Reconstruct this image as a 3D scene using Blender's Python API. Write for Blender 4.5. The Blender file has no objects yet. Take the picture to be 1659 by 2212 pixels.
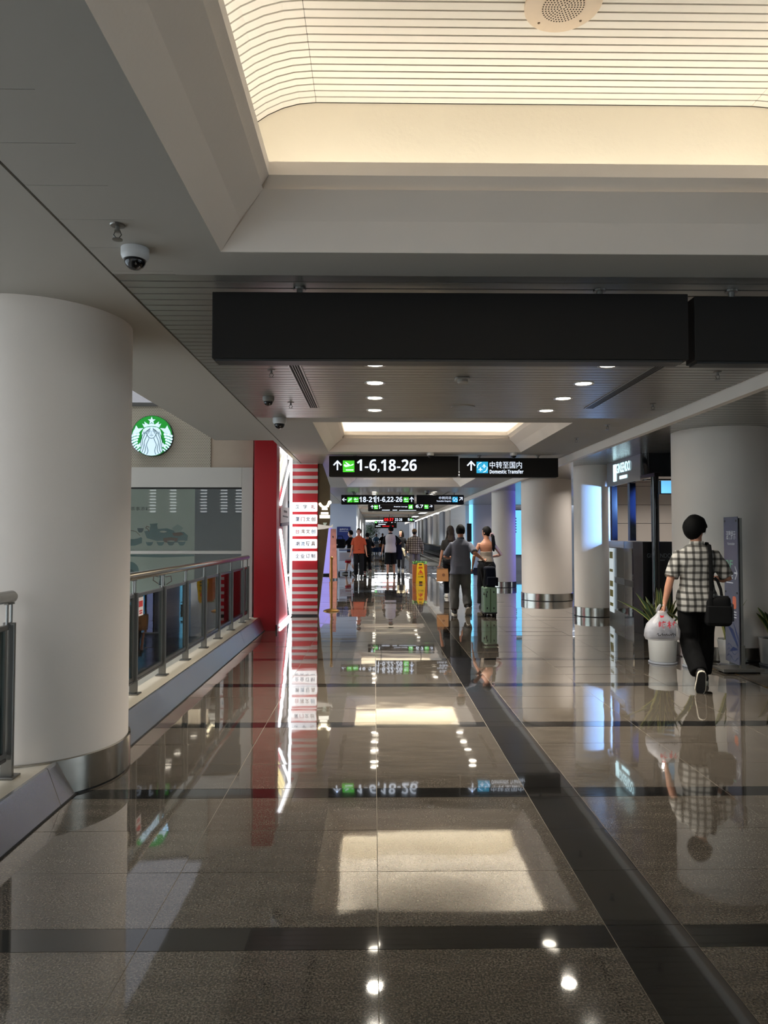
import bpy, bmesh, math, random
from mathutils import Vector, Matrix, noise
random.seed(7)
S = bpy.context.scene
COL = S.collection
PI = math.pi

# ---------------------------------------------------------------- camera, sky, exposure
cd = bpy.data.cameras.new('camera')
cam = bpy.data.objects.new('camera', cd)
COL.objects.link(cam)
cam.location = (0, 0, 1.5)
cam.rotation_euler = (math.radians(90 + 1.941), 0, math.radians(-0.803))
cd.sensor_fit = 'VERTICAL'
cd.sensor_height = 36.0
cd.lens = 36.0 * 1534 / 2212
cd.clip_end = 500
S.camera = cam

w = bpy.data.worlds.new('sky')
S.world = w
w.use_nodes = True
bg = w.node_tree.nodes['Background']
bg.inputs['Color'].default_value = (0.96, 0.98, 1.0, 1)
bg.inputs['Strength'].default_value = 2.9

S.view_settings.view_transform = 'Standard'
S.view_settings.look = 'None'
S.view_settings.exposure = 0.60
S.view_settings.gamma = 1.0
S.view_settings.use_curve_mapping = False
S.cycles.use_denoising = True
S.cycles.use_adaptive_sampling = True
S.cycles.adaptive_threshold = 0.02
S.cycles.max_bounces = 9
S.cycles.diffuse_bounces = 5
S.cycles.glossy_bounces = 5
S.cycles.transmission_bounces = 4
S.cycles.transparent_max_bounces = 10
S.cycles.caustics_reflective = False
S.cycles.caustics_refractive = False
S.cycles.sample_clamp_indirect = 6.0

COVE_W = 5.6          # watts of one cove tube run
SPOT_W = 14.0          # watts of one recessed downlight
WARM = (1.0, 0.965, 0.88)

def area(name, loc, rot, sx, sy, watt, color, shape='RECTANGLE', spread=None):
    l = bpy.data.lights.new(name, 'AREA')
    l.shape = shape; l.size = sx; l.size_y = sy; l.energy = watt; l.color = color
    if spread is not None: l.spread = spread
    o = bpy.data.objects.new(name, l); COL.objects.link(o)
    o.location = loc; o.rotation_euler = rot
    return o

# ceiling wells: (y0, y1) of the opening, all share x0..x1; each holds four cove tube runs
WX0, WX1, ZC = -0.74, 2.40, 2.87
WELLS = [(8.15 * k + 0.35, 8.15 * k + 3.39) for k in range(-1, 8)]
for k, (y0, y1) in enumerate(WELLS):
    cx, cy = (WX0 + WX1) / 2, (y0 + y1) / 2
    f = COVE_W * (1.0 if k < 2 else 2.3 if k == 2 else 2.8 if k == 3 else 1.6)
    for nm, loc, rot, sx in (('cove_light', (cx, y1 - 0.02, 3.14), (math.radians(180 - 8), 0, 0), 2.7),
                             ('cove_light', (cx, y0 + 0.02, 3.14), (math.radians(180 + 8), 0, 0), 2.7),
                             ('cove_light', (WX0 + 0.02, cy, 3.14), (math.radians(180 - 8), 0, math.radians(90)), 2.6),
                             ('cove_light', (WX1 - 0.02, cy, 3.14), (math.radians(180 + 8), 0, math.radians(90)), 2.6)):
        area(nm, loc, rot, sx, 0.05, f, WARM)

# ---------------------------------------------------------------- materials
def lin(c):
    c = c / 255.0
    return c / 12.92 if c <= 0.04045 else ((c + 0.055) / 1.055) ** 2.4
def rgb(c): return (lin(c[0]), lin(c[1]), lin(c[2]), 1.0)
_m = {}
def M(name, c=(200, 200, 200), r=0.5, m=0.0, es=0.0, ec=None, spec=0.5, bump=None, alpha=None, coat=0.0, var=None, aniso=0.0):
    """plain or lightly grained procedural surface; bump=(scale, distance); var=(scale, amount) of colour grain"""
    if name in _m: return _m[name]
    a = bpy.data.materials.new(name); a.use_nodes = True
    nt = a.node_tree; b = nt.nodes['Principled BSDF']
    b.inputs['Base Color'].default_value = rgb(c)
    b.inputs['Roughness'].default_value = r
    b.inputs['Metallic'].default_value = m
    b.inputs['Specular IOR Level'].default_value = spec
    b.inputs['Coat Weight'].default_value = coat
    b.inputs['Anisotropic'].default_value = aniso
    if es:
        b.inputs['Emission Color'].default_value = rgb(ec or c)
        b.inputs['Emission Strength'].default_value = es
    if alpha is not None: b.inputs['Alpha'].default_value = alpha
    if bump or var:
        tc = nt.nodes.new('ShaderNodeTexCoord')
    if bump:
        n = nt.nodes.new('ShaderNodeTexNoise'); n.inputs['Scale'].default_value = bump[0]; n.inputs['Detail'].default_value = 4
        nt.links.new(tc.outputs['Object'], n.inputs['Vector'])
        bp = nt.nodes.new('ShaderNodeBump'); bp.inputs['Distance'].default_value = bump[1]; bp.inputs['Strength'].default_value = 1.0
        nt.links.new(n.outputs['Fac'], bp.inputs['Height']); nt.links.new(bp.outputs['Normal'], b.inputs['Normal'])
    if var:
        n = nt.nodes.new('ShaderNodeTexNoise'); n.inputs['Scale'].default_value = var[0]; n.inputs['Detail'].default_value = 6
        nt.links.new(tc.outputs['Object'], n.inputs['Vector'])
        mx = nt.nodes.new('ShaderNodeMix'); mx.data_type = 'RGBA'
        c1 = rgb(c); k = var[1]
        mx.inputs[6].default_value = (c1[0] * (1 - k), c1[1] * (1 - k), c1[2] * (1 - k), 1)
        mx.inputs[7].default_value = (min(1, c1[0] * (1 + k)), min(1, c1[1] * (1 + k)), min(1, c1[2] * (1 + k)), 1)
        nt.links.new(n.outputs['Fac'], mx.inputs[0]); nt.links.new(mx.outputs[2], b.inputs['Base Color'])
    _m[name] = a
    return a

def granite(name, c_dark, c_mid, c_light, rough, wave=0.0022, world=True):
    a = bpy.data.materials.new(name); a.use_nodes = True
    nt = a.node_tree; b = nt.nodes['Principled BSDF']; L = nt.links.new
    g = nt.nodes.new('ShaderNodeNewGeometry')
    n1 = nt.nodes.new('ShaderNodeTexNoise'); n1.inputs['Scale'].default_value = 130; n1.inputs['Detail'].default_value = 3; n1.inputs['Roughness'].default_value = 0.7
    L(g.outputs['Position'], n1.inputs['Vector'])
    cr = nt.nodes.new('ShaderNodeValToRGB')
    cr.color_ramp.elements[0].position = 0.34; cr.color_ramp.elements[0].color = rgb(c_dark)
    cr.color_ramp.elements[1].position = 0.66; cr.color_ramp.elements[1].color = rgb(c_light)
    e = cr.color_ramp.elements.new(0.5); e.color = rgb(c_mid)
    L(n1.outputs['Fac'], cr.inputs['Fac'])
    mp = nt.nodes.new('ShaderNodeMapping'); mp.inputs['Scale'].default_value = (2.2, 9, 1); mp.inputs['Rotation'].default_value = (0, 0, 0.25)
    L(g.outputs['Position'], mp.inputs['Vector'])
    n2 = nt.nodes.new('ShaderNodeTexNoise'); n2.inputs['Scale'].default_value = 1.6; n2.inputs['Detail'].default_value = 5
    L(mp.outputs['Vector'], n2.inputs['Vector'])
    mr = nt.nodes.new('ShaderNodeMapRange'); mr.inputs['From Min'].default_value = 0.3; mr.inputs['From Max'].default_value = 0.7; mr.inputs['To Min'].default_value = 0.8; mr.inputs['To Max'].default_value = 1.15
    L(n2.outputs['Fac'], mr.inputs['Value'])
    mx = nt.nodes.new('ShaderNodeMix'); mx.data_type = 'RGBA'; mx.blend_type = 'MULTIPLY'; mx.inputs[0].default_value = 1.0
    L(cr.outputs['Color'], mx.inputs[6]); L(mr.outputs['Result'], mx.inputs[7])
    L(mx.outputs[2], b.inputs['Base Color'])
    b.inputs['Roughness'].default_value = rough
    b.inputs['Specular IOR Level'].default_value = 1.0; b.inputs['Coat Weight'].default_value = 1.0; b.inputs['Coat Roughness'].default_value = 0.02
    n3 = nt.nodes.new('ShaderNodeTexNoise'); n3.inputs['Scale'].default_value = 2.6; n3.inputs['Detail'].default_value = 1.5
    L(g.outputs['Position'], n3.inputs['Vector'])
    bp = nt.nodes.new('ShaderNodeBump'); bp.inputs['Strength'].default_value = 1.0; bp.inputs['Distance'].default_value = wave
    L(n3.outputs['Fac'], bp.inputs['Height']); L(bp.outputs['Normal'], b.inputs['Normal'])
    return a

def glass(name, tint=(235, 245, 242), r=0.02, base=0.06):
    a = bpy.data.materials.new(name); a.use_nodes = True
    nt = a.node_tree; L = nt.links.new
    for n in list(nt.nodes):
        if n.type == 'BSDF_PRINCIPLED': nt.nodes.remove(n)
    out = [n for n in nt.nodes if n.type == 'OUTPUT_MATERIAL'][0]
    t = nt.nodes.new('ShaderNodeBsdfTransparent'); t.inputs['Color'].default_value = rgb(tint)
    gl = nt.nodes.new('ShaderNodeBsdfGlossy'); gl.inputs['Roughness'].default_value = r
    fr = nt.nodes.new('ShaderNodeFresnel'); fr.inputs['IOR'].default_value = 1.5
    mx = nt.nodes.new('ShaderNodeMixShader')
    L(fr.outputs['Fac'], mx.inputs['Fac']); L(t.outputs[0], mx.inputs[1]); L(gl.outputs[0], mx.inputs[2])
    L(mx.outputs[0], out.inputs['Surface'])
    return a

def plaid(name, base, line, sx, sz, wx, wz, line2=None):
    """woven check: dark soft bands across and down, in the cloth's own coordinates"""
    a = bpy.data.materials.new(name); a.use_nodes = True
    nt = a.node_tree; b = nt.nodes['Principled BSDF']; L = nt.links.new
    tc = nt.nodes.new('ShaderNodeTexCoord'); sp = nt.nodes.new('ShaderNodeSeparateXYZ'); L(tc.outputs['Object'], sp.inputs[0])
    nz = nt.nodes.new('ShaderNodeTexNoise'); nz.inputs['Scale'].default_value = 5; L(tc.outputs['Object'], nz.inputs['Vector'])
    def band(axis, s, wd):
        w0 = nt.nodes.new('ShaderNodeMath'); w0.operation = 'MULTIPLY_ADD'; w0.inputs[1].default_value = 0.03; L(nz.outputs['Fac'], w0.inputs[0]); L(sp.outputs[axis], w0.inputs[2])
        d = nt.nodes.new('ShaderNodeMath'); d.operation = 'DIVIDE'; d.inputs[1].default_value = s; L(w0.outputs[0], d.inputs[0])
        f = nt.nodes.new('ShaderNodeMath'); f.operation = 'FRACT'; L(d.outputs[0], f.inputs[0])
        c = nt.nodes.new('ShaderNodeMath'); c.operation = 'SUBTRACT'; c.inputs[1].default_value = 0.5; L(f.outputs[0], c.inputs[0])
        ab = nt.nodes.new('ShaderNodeMath'); ab.operation = 'ABSOLUTE'; L(c.outputs[0], ab.inputs[0])
        mr = nt.nodes.new('ShaderNodeMapRange'); mr.interpolation_type = 'SMOOTHSTEP'
        mr.inputs['From Min'].default_value = wd * 0.35; mr.inputs['From Max'].default_value = wd; mr.inputs['To Min'].default_value = 0.75; mr.inputs['To Max'].default_value = 0.0
        L(ab.outputs[0], mr.inputs['Value'])
        return mr.outputs['Result']
    bx, bz = band('X', sx, wx), band('Z', sz, wz)
    m1 = nt.nodes.new('ShaderNodeMix'); m1.data_type = 'RGBA'; m1.inputs[6].default_value = rgb(base); m1.inputs[7].default_value = rgb(line2 or line); L(bx, m1.inputs[0])
    m2 = nt.nodes.new('ShaderNodeMix'); m2.data_type = 'RGBA'; L(m1.outputs[2], m2.inputs[6]); m2.inputs[7].default_value = rgb(line); L(bz, m2.inputs[0])
    L(m2.outputs[2], b.inputs['Base Color']); b.inputs['Roughness'].default_value = 0.9; b.inputs['Specular IOR Level'].default_value = 0.15
    return a

# ---------------------------------------------------------------- mesh helpers
class MB:
    def __init__(s): s.v = []; s.f = []; s.mi = []; s.cur = 0
    def add(s, vs, fs):
        o = len(s.v); s.v += [tuple(p) for p in vs]
        for f in fs: s.f.append(tuple(i + o for i in f)); s.mi.append(s.cur)
        return s
    def box(s, x0, x1, y0, y1, z0, z1):
        return s.add([(x0, y0, z0), (x1, y0, z0), (x1, y1, z0), (x0, y1, z0), (x0, y0, z1), (x1, y0, z1), (x1, y1, z1), (x0, y1, z1)],
                     [(0, 3, 2, 1), (4, 5, 6, 7), (0, 1, 5, 4), (1, 2, 6, 5), (2, 3, 7, 6), (3, 0, 4, 7)])
    def rbox(s, x0, x1, y0, y1, z0, z1, r=0.01, n=3):
        """box with rounded vertical edges and a small top/bottom chamfer"""
        r = min(r, (x1 - x0) / 2.01, (y1 - y0) / 2.01)
        def ring(ins, z):
            p = []
            for cx, cy, a0 in ((x1 - r, y1 - r, 0), (x0 + r, y1 - r, 90), (x0 + r, y0 + r, 180), (x1 - r, y0 + r, 270)):
                for k in range(n + 1):
                    a = math.radians(a0 + 90 * k / n); p.append((cx + (r - ins) * math.cos(a), cy + (r - ins) * math.sin(a), z))
            return p
        c = min(r * 0.5, (z1 - z0) / 4)
        return s.loft([ring(c, z0), ring(0, z0 + c), ring(0, z1 - c), ring(c, z1)])
    def loft(s, rings, cap=True):
        n = len(rings[0]); vs = [p for r in rings for p in r]; fs = []
        for i in range(len(rings) - 1):
            for j in range(n):
                fs.append((i * n + j, i * n + (j + 1) % n, (i + 1) * n + (j + 1) % n, (i + 1) * n + j))
        if cap:
            fs.append(tuple(reversed(range(n)))); fs.append(tuple(range((len(rings) - 1) * n, len(rings) * n)))
        return s.add(vs, fs)
    def lathe(s, c, prof, n=32, sx=1.0, sy=1.0, cap=True):
        return s.loft([[(c[0] + r * sx * math.cos(2 * PI * k / n), c[1] + r * sy * math.sin(2 * PI * k / n), c[2] + z) for k in range(n)] for r, z in prof], cap)
    def tube(s, pts, rads, n=10, up=(0, 1, 0), cap='flat'):
        P = [Vector(p) for p in pts]; R = [(r, r) if not isinstance(r, (tuple, list)) else r for r in (rads if isinstance(rads, list) else [rads] * len(P))]
        T = []
        for i in range(len(P)):
            t = (P[min(i + 1, len(P) - 1)] - P[max(i - 1, 0)])
            T.append(t.normalized() if t.length > 1e-9 else Vector((0, 0, 1)))
        if cap == 'round':
            r0, r1 = max(R[0]), max(R[-1])
            P = [P[0] - T[0] * r0 * 0.85, P[0] - T[0] * r0 * 0.5] + P + [P[-1] + T[-1] * r1 * 0.5, P[-1] + T[-1] * r1 * 0.85]
            R = [(R[0][0] * .35, R[0][1] * .35), (R[0][0] * .8, R[0][1] * .8)] + R + [(R[-1][0] * .8, R[-1][1] * .8), (R[-1][0] * .35, R[-1][1] * .35)]
            T = [T[0], T[0]] + T + [T[-1], T[-1]]
        rings = []; U = Vector(up)
        for p, t, r in zip(P, T, R):
            u = U
            if abs(t.dot(u.normalized())) > 0.95: u = Vector((0, 0, 1)) if abs(t.z) < 0.9 else Vector((0, 1, 0))
            a = t.cross(u).normalized(); b = a.cross(t).normalized()
            rings.append([tuple(p + a * (r[0] * math.cos(2 * PI * k / n)) + b * (r[1] * math.sin(2 * PI * k / n))) for k in range(n)])
        return s.loft(rings)
    def ball(s, c, rx, ry=None, rz=None, n=14, m=9):
        ry = ry or rx; rz = rz or rx
        return s.loft([[(c[0] + rx * math.sin(PI * i / m) * math.cos(2 * PI * k / n), c[1] + ry * math.sin(PI * i / m) * math.sin(2 * PI * k / n), c[2] - rz * math.cos(PI * i / m)) for k in range(n)] for i in [0.08] + list(range(1, m)) + [m - 0.08]])
    def flat(s, F, pts, t=0.004):
        o, u, v, nn = [Vector(q) for q in F]; n = len(pts)
        ar = sum(pts[i][0] * pts[(i + 1) % n][1] - pts[(i + 1) % n][0] * pts[i][1] for i in range(n))
        if ar < 0: pts = pts[::-1]
        a = [o + u * p[0] + v * p[1] for p in pts]; b = [q + nn * t for q in a]
        fs = [tuple(reversed(range(n))), tuple(range(n, 2 * n))] + [(i, (i + 1) % n, n + (i + 1) % n, n + i) for i in range(n)]
        return s.add(a + b, fs)
    def stroke(s, F, pts, wd, t=0.004):
        for (x0, y0), (x1, y1) in zip(pts[:-1], pts[1:]):
            d = math.hypot(x1 - x0, y1 - y0) or 1e-6; nx, ny = -(y1 - y0) / d * wd / 2, (x1 - x0) / d * wd / 2
            ex, ey = (x1 - x0) / d * wd * .3, (y1 - y0) / d * wd * .3
            s.flat(F, [(x0 - ex + nx, y0 - ey + ny), (x0 - ex - nx, y0 - ey - ny), (x1 + ex - nx, y1 + ey - ny), (x1 + ex + nx, y1 + ey + ny)], t)
        return s
    def mesh(s, name):
        me = bpy.data.meshes.new(name); me.from_pydata(s.v, [], s.f); me.update()
        return me

def circ(cx, cy, rx, ry=None, n=28, a0=0, a1=360):
    ry = ry or rx
    m = n if abs(a1 - a0) >= 360 else n + 1
    return [(cx + rx * math.cos(math.radians(a0 + (a1 - a0) * k / n)), cy + ry * math.sin(math.radians(a0 + (a1 - a0) * k / n))) for k in range(m)]
def rect(x0, x1, y0, y1): return [(x0, y0), (x1, y0), (x1, y1), (x0, y1)]
def rrect(x0, x1, y0, y1, r):
    p = []
    for cx, cy, a in ((x1 - r, y1 - r, 0), (x0 + r, y1 - r, 90), (x0 + r, y0 + r, 180), (x1 - r, y0 + r, 270)): p += circ(cx, cy, r, n=4, a0=a, a1=a + 90)
    return p
def FR(x, y, z): return ((x, y, z), (1, 0, 0), (0, 0, 1), (0, -1, 0))      # frame on a plane that faces the corridor's near end

def wloc(o):
    p = Vector((0, 0, 0))
    while o is not None: p += o.location; o = o.parent
    return p
def link(name, me, m, parent=None, world=True, smooth=False):
    mats = m if isinstance(m, (list, tuple)) else [m]
    for q in mats: me.materials.append(q)
    o = bpy.data.objects.new(name, me); COL.objects.link(o)
    if parent is not None:
        o.parent = parent
        if world: me.transform(Matrix.Translation(-wloc(parent)))
    if smooth: me.polygons.foreach_set('use_smooth', [True] * len(me.polygons))
    return o
def obj(name, mb, m, parent=None, world=True, smooth=False, bevel=0.0, auto=None):
    me = mb.mesh(name)
    if any(mb.mi): me.polygons.foreach_set('material_index', mb.mi)
    o = link(name, me, m, parent, world, smooth)
    if auto is not None:
        me.polygons.foreach_set('use_smooth', [True] * len(me.polygons))
        bm = bmesh.new(); bm.from_mesh(me)
        for e in bm.edges:
            if len(e.link_faces) == 2 and e.calc_face_angle(0) > math.radians(auto): e.smooth = False
        bm.to_mesh(me); bm.free()
    if bevel:
        b = o.modifiers.new('edge', 'BEVEL'); b.width = bevel; b.segments = 2; b.limit_method = 'ANGLE'
    return o
def thing(name, label, cat, loc=(0, 0, 0), group=None, rz=0.0):
    o = bpy.data.objects.new(name, None); COL.objects.link(o); o.location = loc; o.rotation_euler = (0, 0, rz); o.empty_display_size = 0.1
    return tag(o, label, cat, group)
def tag(o, label, cat, group=None):
    o['label'] = label; o['category'] = cat
    if group: o['group'] = group
    return o
def struct(o): o['kind'] = 'structure'; return o
def root_struct(name, loc=(0, 0, 0)):
    o = bpy.data.objects.new(name, None); COL.objects.link(o); o.location = loc; o['kind'] = 'structure'; return o
def stuff(o): o['kind'] = 'stuff'; return o
def copy_part(src, parent, loc=None, rot=None):
    c = src.copy(); COL.objects.link(c); c.parent = parent
    if loc is not None: c.location = loc
    if rot is not None: c.rotation_euler = rot
    return c
def copy_tree(o, parent=None, loc=None, label=None):
    c = o.copy(); COL.objects.link(c); c.parent = parent
    if loc is not None: c.location = loc
    if label: c['label'] = label
    for ch in list(o.children): copy_tree(ch, c)
    return c

def heavy(sx):
    """bold sans figures and letters (the default face has a bare stroke for 1)"""
    o = ''
    for ch in sx:
        if '0' <= ch <= '9': o += chr(0x1D7EC + ord(ch) - 48)
        elif 'A' <= ch <= 'Z': o += chr(0x1D5D4 + ord(ch) - 65)
        elif 'a' <= ch <= 'z': o += chr(0x1D5EE + ord(ch) - 97)
        else: o += ch
    return o
def txt(name, body, F, box, m, parent, bold=0.0, t=0.003, world=True, align='fit'):
    """lettering as a mesh fitted into box=(u0,u1,v0,v1) on frame F; align 'h' keeps the glyph proportions from the height"""
    cu = bpy.data.curves.new('lettering', 'FONT'); cu.body = heavy(body) if m is sign_white or m is sign_red else body; cu.offset = 0.0 if m is sign_white or m is sign_red else bold; cu.resolution_u = 3
    tmp = bpy.data.objects.new('lettering', cu); COL.objects.link(tmp)
    dg = bpy.context.evaluated_depsgraph_get(); me = bpy.data.meshes.new_from_object(tmp.evaluated_get(dg))
    bpy.data.objects.remove(tmp); bpy.data.curves.remove(cu)
    xs = [v.co.x for v in me.vertices]; ys = [v.co.y for v in me.vertices]
    x0, x1, y0, y1 = min(xs), max(xs), min(ys), max(ys)
    u0, u1, v0, v1 = box
    sy = (v1 - v0) / (y1 - y0); sx = (u1 - u0) / (x1 - x0) if align == 'fit' else sy
    o, u, v, n = [Vector(q) for q in F]
    for q in me.vertices:
        q.co = o + u * (u0 + (q.co.x - x0) * sx) + v * (v0 + (q.co.y - y0) * sy) + n * t
    me.materials.clear()
    return link(name, me, m, parent, world)

# ---------------------------------------------------------------- palette
white_paint = M('white paint', (234, 225, 216), 0.55, bump=(60, 0.0004), var=(3, 0.03))
plaster = M('cream plaster', (222, 214, 196), 0.7, bump=(45, 0.0012), var=(2.5, 0.04))
gypsum = M('grey white gypsum', (172, 168, 160), 0.75, bump=(50, 0.0004), var=(1.5, 0.03))
slat_white = M('white slat enamel', (236, 230, 220), 0.4, bump=(8, 0.0006), var=(4, 0.03))
slat_alu = M('ceiling aluminium', (150, 147, 140), 0.32, 0.55, bump=(6, 0.0005))
gap_dark = M('dark ceiling gap', (52, 48, 42), 0.9)
steel = M('brushed steel', (176, 172, 164), 0.2, 1.0, bump=(3, 0.002))
steel_dk = M('satin steel', (128, 126, 122), 0.34, 1.0)
stone_cream = M('cream stone', (196, 186, 168), 0.3, var=(30, 0.08))
black_panel = M('black panel', (28, 26, 24), 0.6, spec=0.2)
black_gloss = M('black gloss', (9, 10, 13), 0.06)
black_metal = M('black metal', (16, 16, 17), 0.4)
rubber = M('black rubber', (18, 18, 18), 0.8)
lamp_white = M('lamp disc', (255, 244, 224), 0.5, es=6.0)
sign_white = M('lit white lettering', (226, 238, 255), 0.5, es=0.75)
sign_red = M('red digits', (220, 20, 30), 0.5, es=0.8, ec=(230, 20, 30))
sign_green = M('lit green', (60, 200, 40), 0.5, es=0.6, ec=(72, 205, 44))
sign_blue = M('lit cyan blue', (40, 160, 205), 0.5, es=0.6, ec=(40, 165, 210))
cam_white = M('camera housing', (196, 196, 196), 0.4)
dome_black = M('camera dome', (10, 11, 16), 0.05)
clear_glass = glass('clear glass')
# ================================================================= FLOOR
TW = 0.877
gran = granite('polished granite', (54, 49, 43), (98, 90, 80), (138, 129, 117), 0.045)
gran_dk = granite('dark granite', (24, 23, 22), (36, 35, 33), (50, 48, 46), 0.06, wave=0.0008)
grout = M('grout', (150, 142, 128), 0.8)
mb = MB(); mb.box(-3.2, 9.0, -12, 76, -0.30, -0.0022)
floor = struct(obj('floor', mb, grout))
def tile_mesh(name, wx, wy, m):
    mb = MB(); g = 0.0017
    mb.box(-wx / 2 + g, wx / 2 - g, -wy / 2 + g, wy / 2 - g, -0.006, 0)
    me = mb.mesh(name); me.materials.append(m); return me
TM = {('g', 0): tile_mesh('tile', TW, 0.45, gran), ('g', 1): tile_mesh('tile', TW, 0.15, gran_dk),
      ('s', 0): tile_mesh('tile', 0.297, 0.45, gran_dk), ('s', 1): tile_mesh('tile', 0.297, 0.15, gran_dk)}
ROWS = []
for k in range(-10, 49):
    yb = 2.63 + 1.5 * k
    ROWS.append((yb, yb + 0.15, 1))
    for j in range(3): ROWS.append((yb + 0.15 + 0.45 * j, yb + 0.6 + 0.45 * j, 0))
COLS = [(-1.738 + TW * i, 'g') for i in range(-1, 3)] + [(0.893, 's')] + [(1.19 + TW * i, 'g') for i in range(0, 9)]
far_l, far_d = MB(), MB()
def tilt_box(mb, cx, cy, wx, wy, rx, ry, g=0.0017):
    hx, hy = wx / 2 - g, wy / 2 - g
    vs = [(cx + sx * hx, cy + sy * hy, sx * hx * ry * -1 + sy * hy * rx) for sx, sy in ((-1, -1), (1, -1), (1, 1), (-1, 1))]
    mb.add([(p[0], p[1], -0.006) for p in vs] + vs, [(4, 5, 6, 7), (0, 1, 5, 4), (1, 2, 6, 5), (2, 3, 7, 6), (3, 0, 4, 7)])
for (y0, y1, dark) in ROWS:
    for (x0, kind) in COLS:
        wx = TW if kind == 'g' else 0.297
        if x0 < -1.8 and y0 < 13.4: continue
        cx, cy = x0 + wx / 2, (y0 + y1) / 2
        rx, ry = random.gauss(0, 0.0016 if y0 < 7 else 0.0028), random.gauss(0, 0.0014)
        if dark or kind == 's': rx *= 0.6; ry *= 0.6
        if 1.9 < y0 < 12.2 and x0 < 3.9:
            o = bpy.data.objects.new('tile', TM[(kind, dark)]); COL.objects.link(o); o.parent = floor
            o.location = (cx, cy, 0); o.rotation_euler = (rx, ry, 0)
        else:
            tilt_box(far_d if (dark or kind == 's') else far_l, cx, cy, wx, y1 - y0, rx, ry)
stuff(obj('far_tile', far_l, gran, floor)); stuff(obj('far_dark_tile', far_d, gran_dk, floor))
# brass edge strip and the darker matting beside the planters
mb = MB(); mb.tube([(3.86, 3.0, 0.003), (3.86, 6.6, 0.003), (3.94, 7.75, 0.003), (3.75, 8.25, 0.003)], (0.006, 0.004), 6)
o = struct(obj('trim_3', mb, M('brass strip', (176, 138, 74), 0.3, 1.0)))
mb = MB(); mb.box(3.89, 6.0, 3.0, 7.62, 0.0012, 0.006)
tag(obj('entrance_mat', mb, M('dark ribbed mat', (62, 58, 52), 0.9, bump=(240, 0.002), var=(90, 0.25))), 'dark grey ribbed entrance mat edged by a thin brass strip', 'mat')
# lower level of the open atrium beside the corridor
mb = MB(); mb.box(-14.2, -2.4, -12, 12, -4.7, -4.5)
struct(obj('floor_lower', mb, M('atrium floor', (168, 164, 158), 0.25)))

# ================================================================= CEILING
ceil = root_struct('ceiling')
def slat_part(name, me, parent, loc): 
    o = bpy.data.objects.new(name, me); COL.objects.link(o); o.parent = parent; o.location = loc; return o
# concrete slab above everything, pierced by the wells only through the plates below
mb = MB(); mb.box(-2.3, 9.0, -12, 76, 4.0, 4.2); obj('slab', mb, gypsum, ceil)
XL, XR, ZV = WX0 - 0.10, WX1 + 0.10, 3.73
SL, SR = -0.30, 1.96
def vault(n=12, off=0.0):
    """profile of the vault from the left ledge over the top to the right ledge"""
    a, b = SL - XL, ZV - 3.12
    p = [(SL - a * math.cos(math.radians(90 * k / n)) - off * math.cos(math.radians(90 * k / n)), 3.12 + b * math.sin(math.radians(90 * k / n)) + off * math.sin(math.radians(90 * k / n))) for k in range(n + 1)]
    return p, [(SL + SR - q[0], q[1]) for q in reversed(p)]
def strip_mesh(name, prof, wy, th, m):
    """a thin strip following prof (x,z), wy wide in y, th thick upward/outward"""
    mb = MB(); n = len(prof)
    nor = []
    for i in range(n):
        a, b = Vector(prof[max(i - 1, 0)]), Vector(prof[min(i + 1, n - 1)]); d = (b - a).normalized(); nor.append((-d.y, d.x))
    lo = [(p[0], p[1]) for p in prof]; hi = [(p[0] + q[0] * th, p[1] + q[1] * th) for p, q in zip(prof, nor)]
    h = wy / 2
    rings = [[(l[0], -h, l[1]), (l[0], h, l[1]), (u[0], h, u[1]), (u[0], -h, u[1])] for l, u in zip(lo, hi)]
    mb.loft(rings); me = mb.mesh(name); me.materials.append(m); return me, mb
PL, PR = vault(10)
me_c, mb_c = strip_mesh('curved_slat', PL, 0.0405, 0.008, slat_white)
me_r, mb_r = strip_mesh('curved_slat', PR, 0.0405, 0.008, slat_white)
me_s, mb_s = strip_mesh('slat', [(SL + 0.002, ZV), (SR - 0.002, ZV)], 0.0405, 0.008, slat_white)
for me in (me_c, me_r): me.polygons.foreach_set('use_smooth', [False] * len(me.polygons))
def sweep(y0, y1, side):
    pr = [(0, 2.87), (0.27, 3.11), (0.27, 3.17), (0.24, 3.17), (0.24, 3.12), (-0.2, 3.12), (-0.2, 3.10), (0.24, 3.06), (-0.03, 2.87)]
    R = []
    for s, z in pr:
        xa, xb, ya, yb = WX0 + s, WX1 - s, y0 + s, y1 - s
        R.append({'far': ((xa, yb, z), (xb, yb, z)), 'near': ((xb, ya, z), (xa, ya, z)), 'left': ((xa, ya, z), (xa, yb, z)), 'right': ((xb, yb, z), (xb, ya, z))}[side])
    mb = MB(); mb.loft([[q[0] for q in R], [q[1] for q in R]]); return mb
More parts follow.
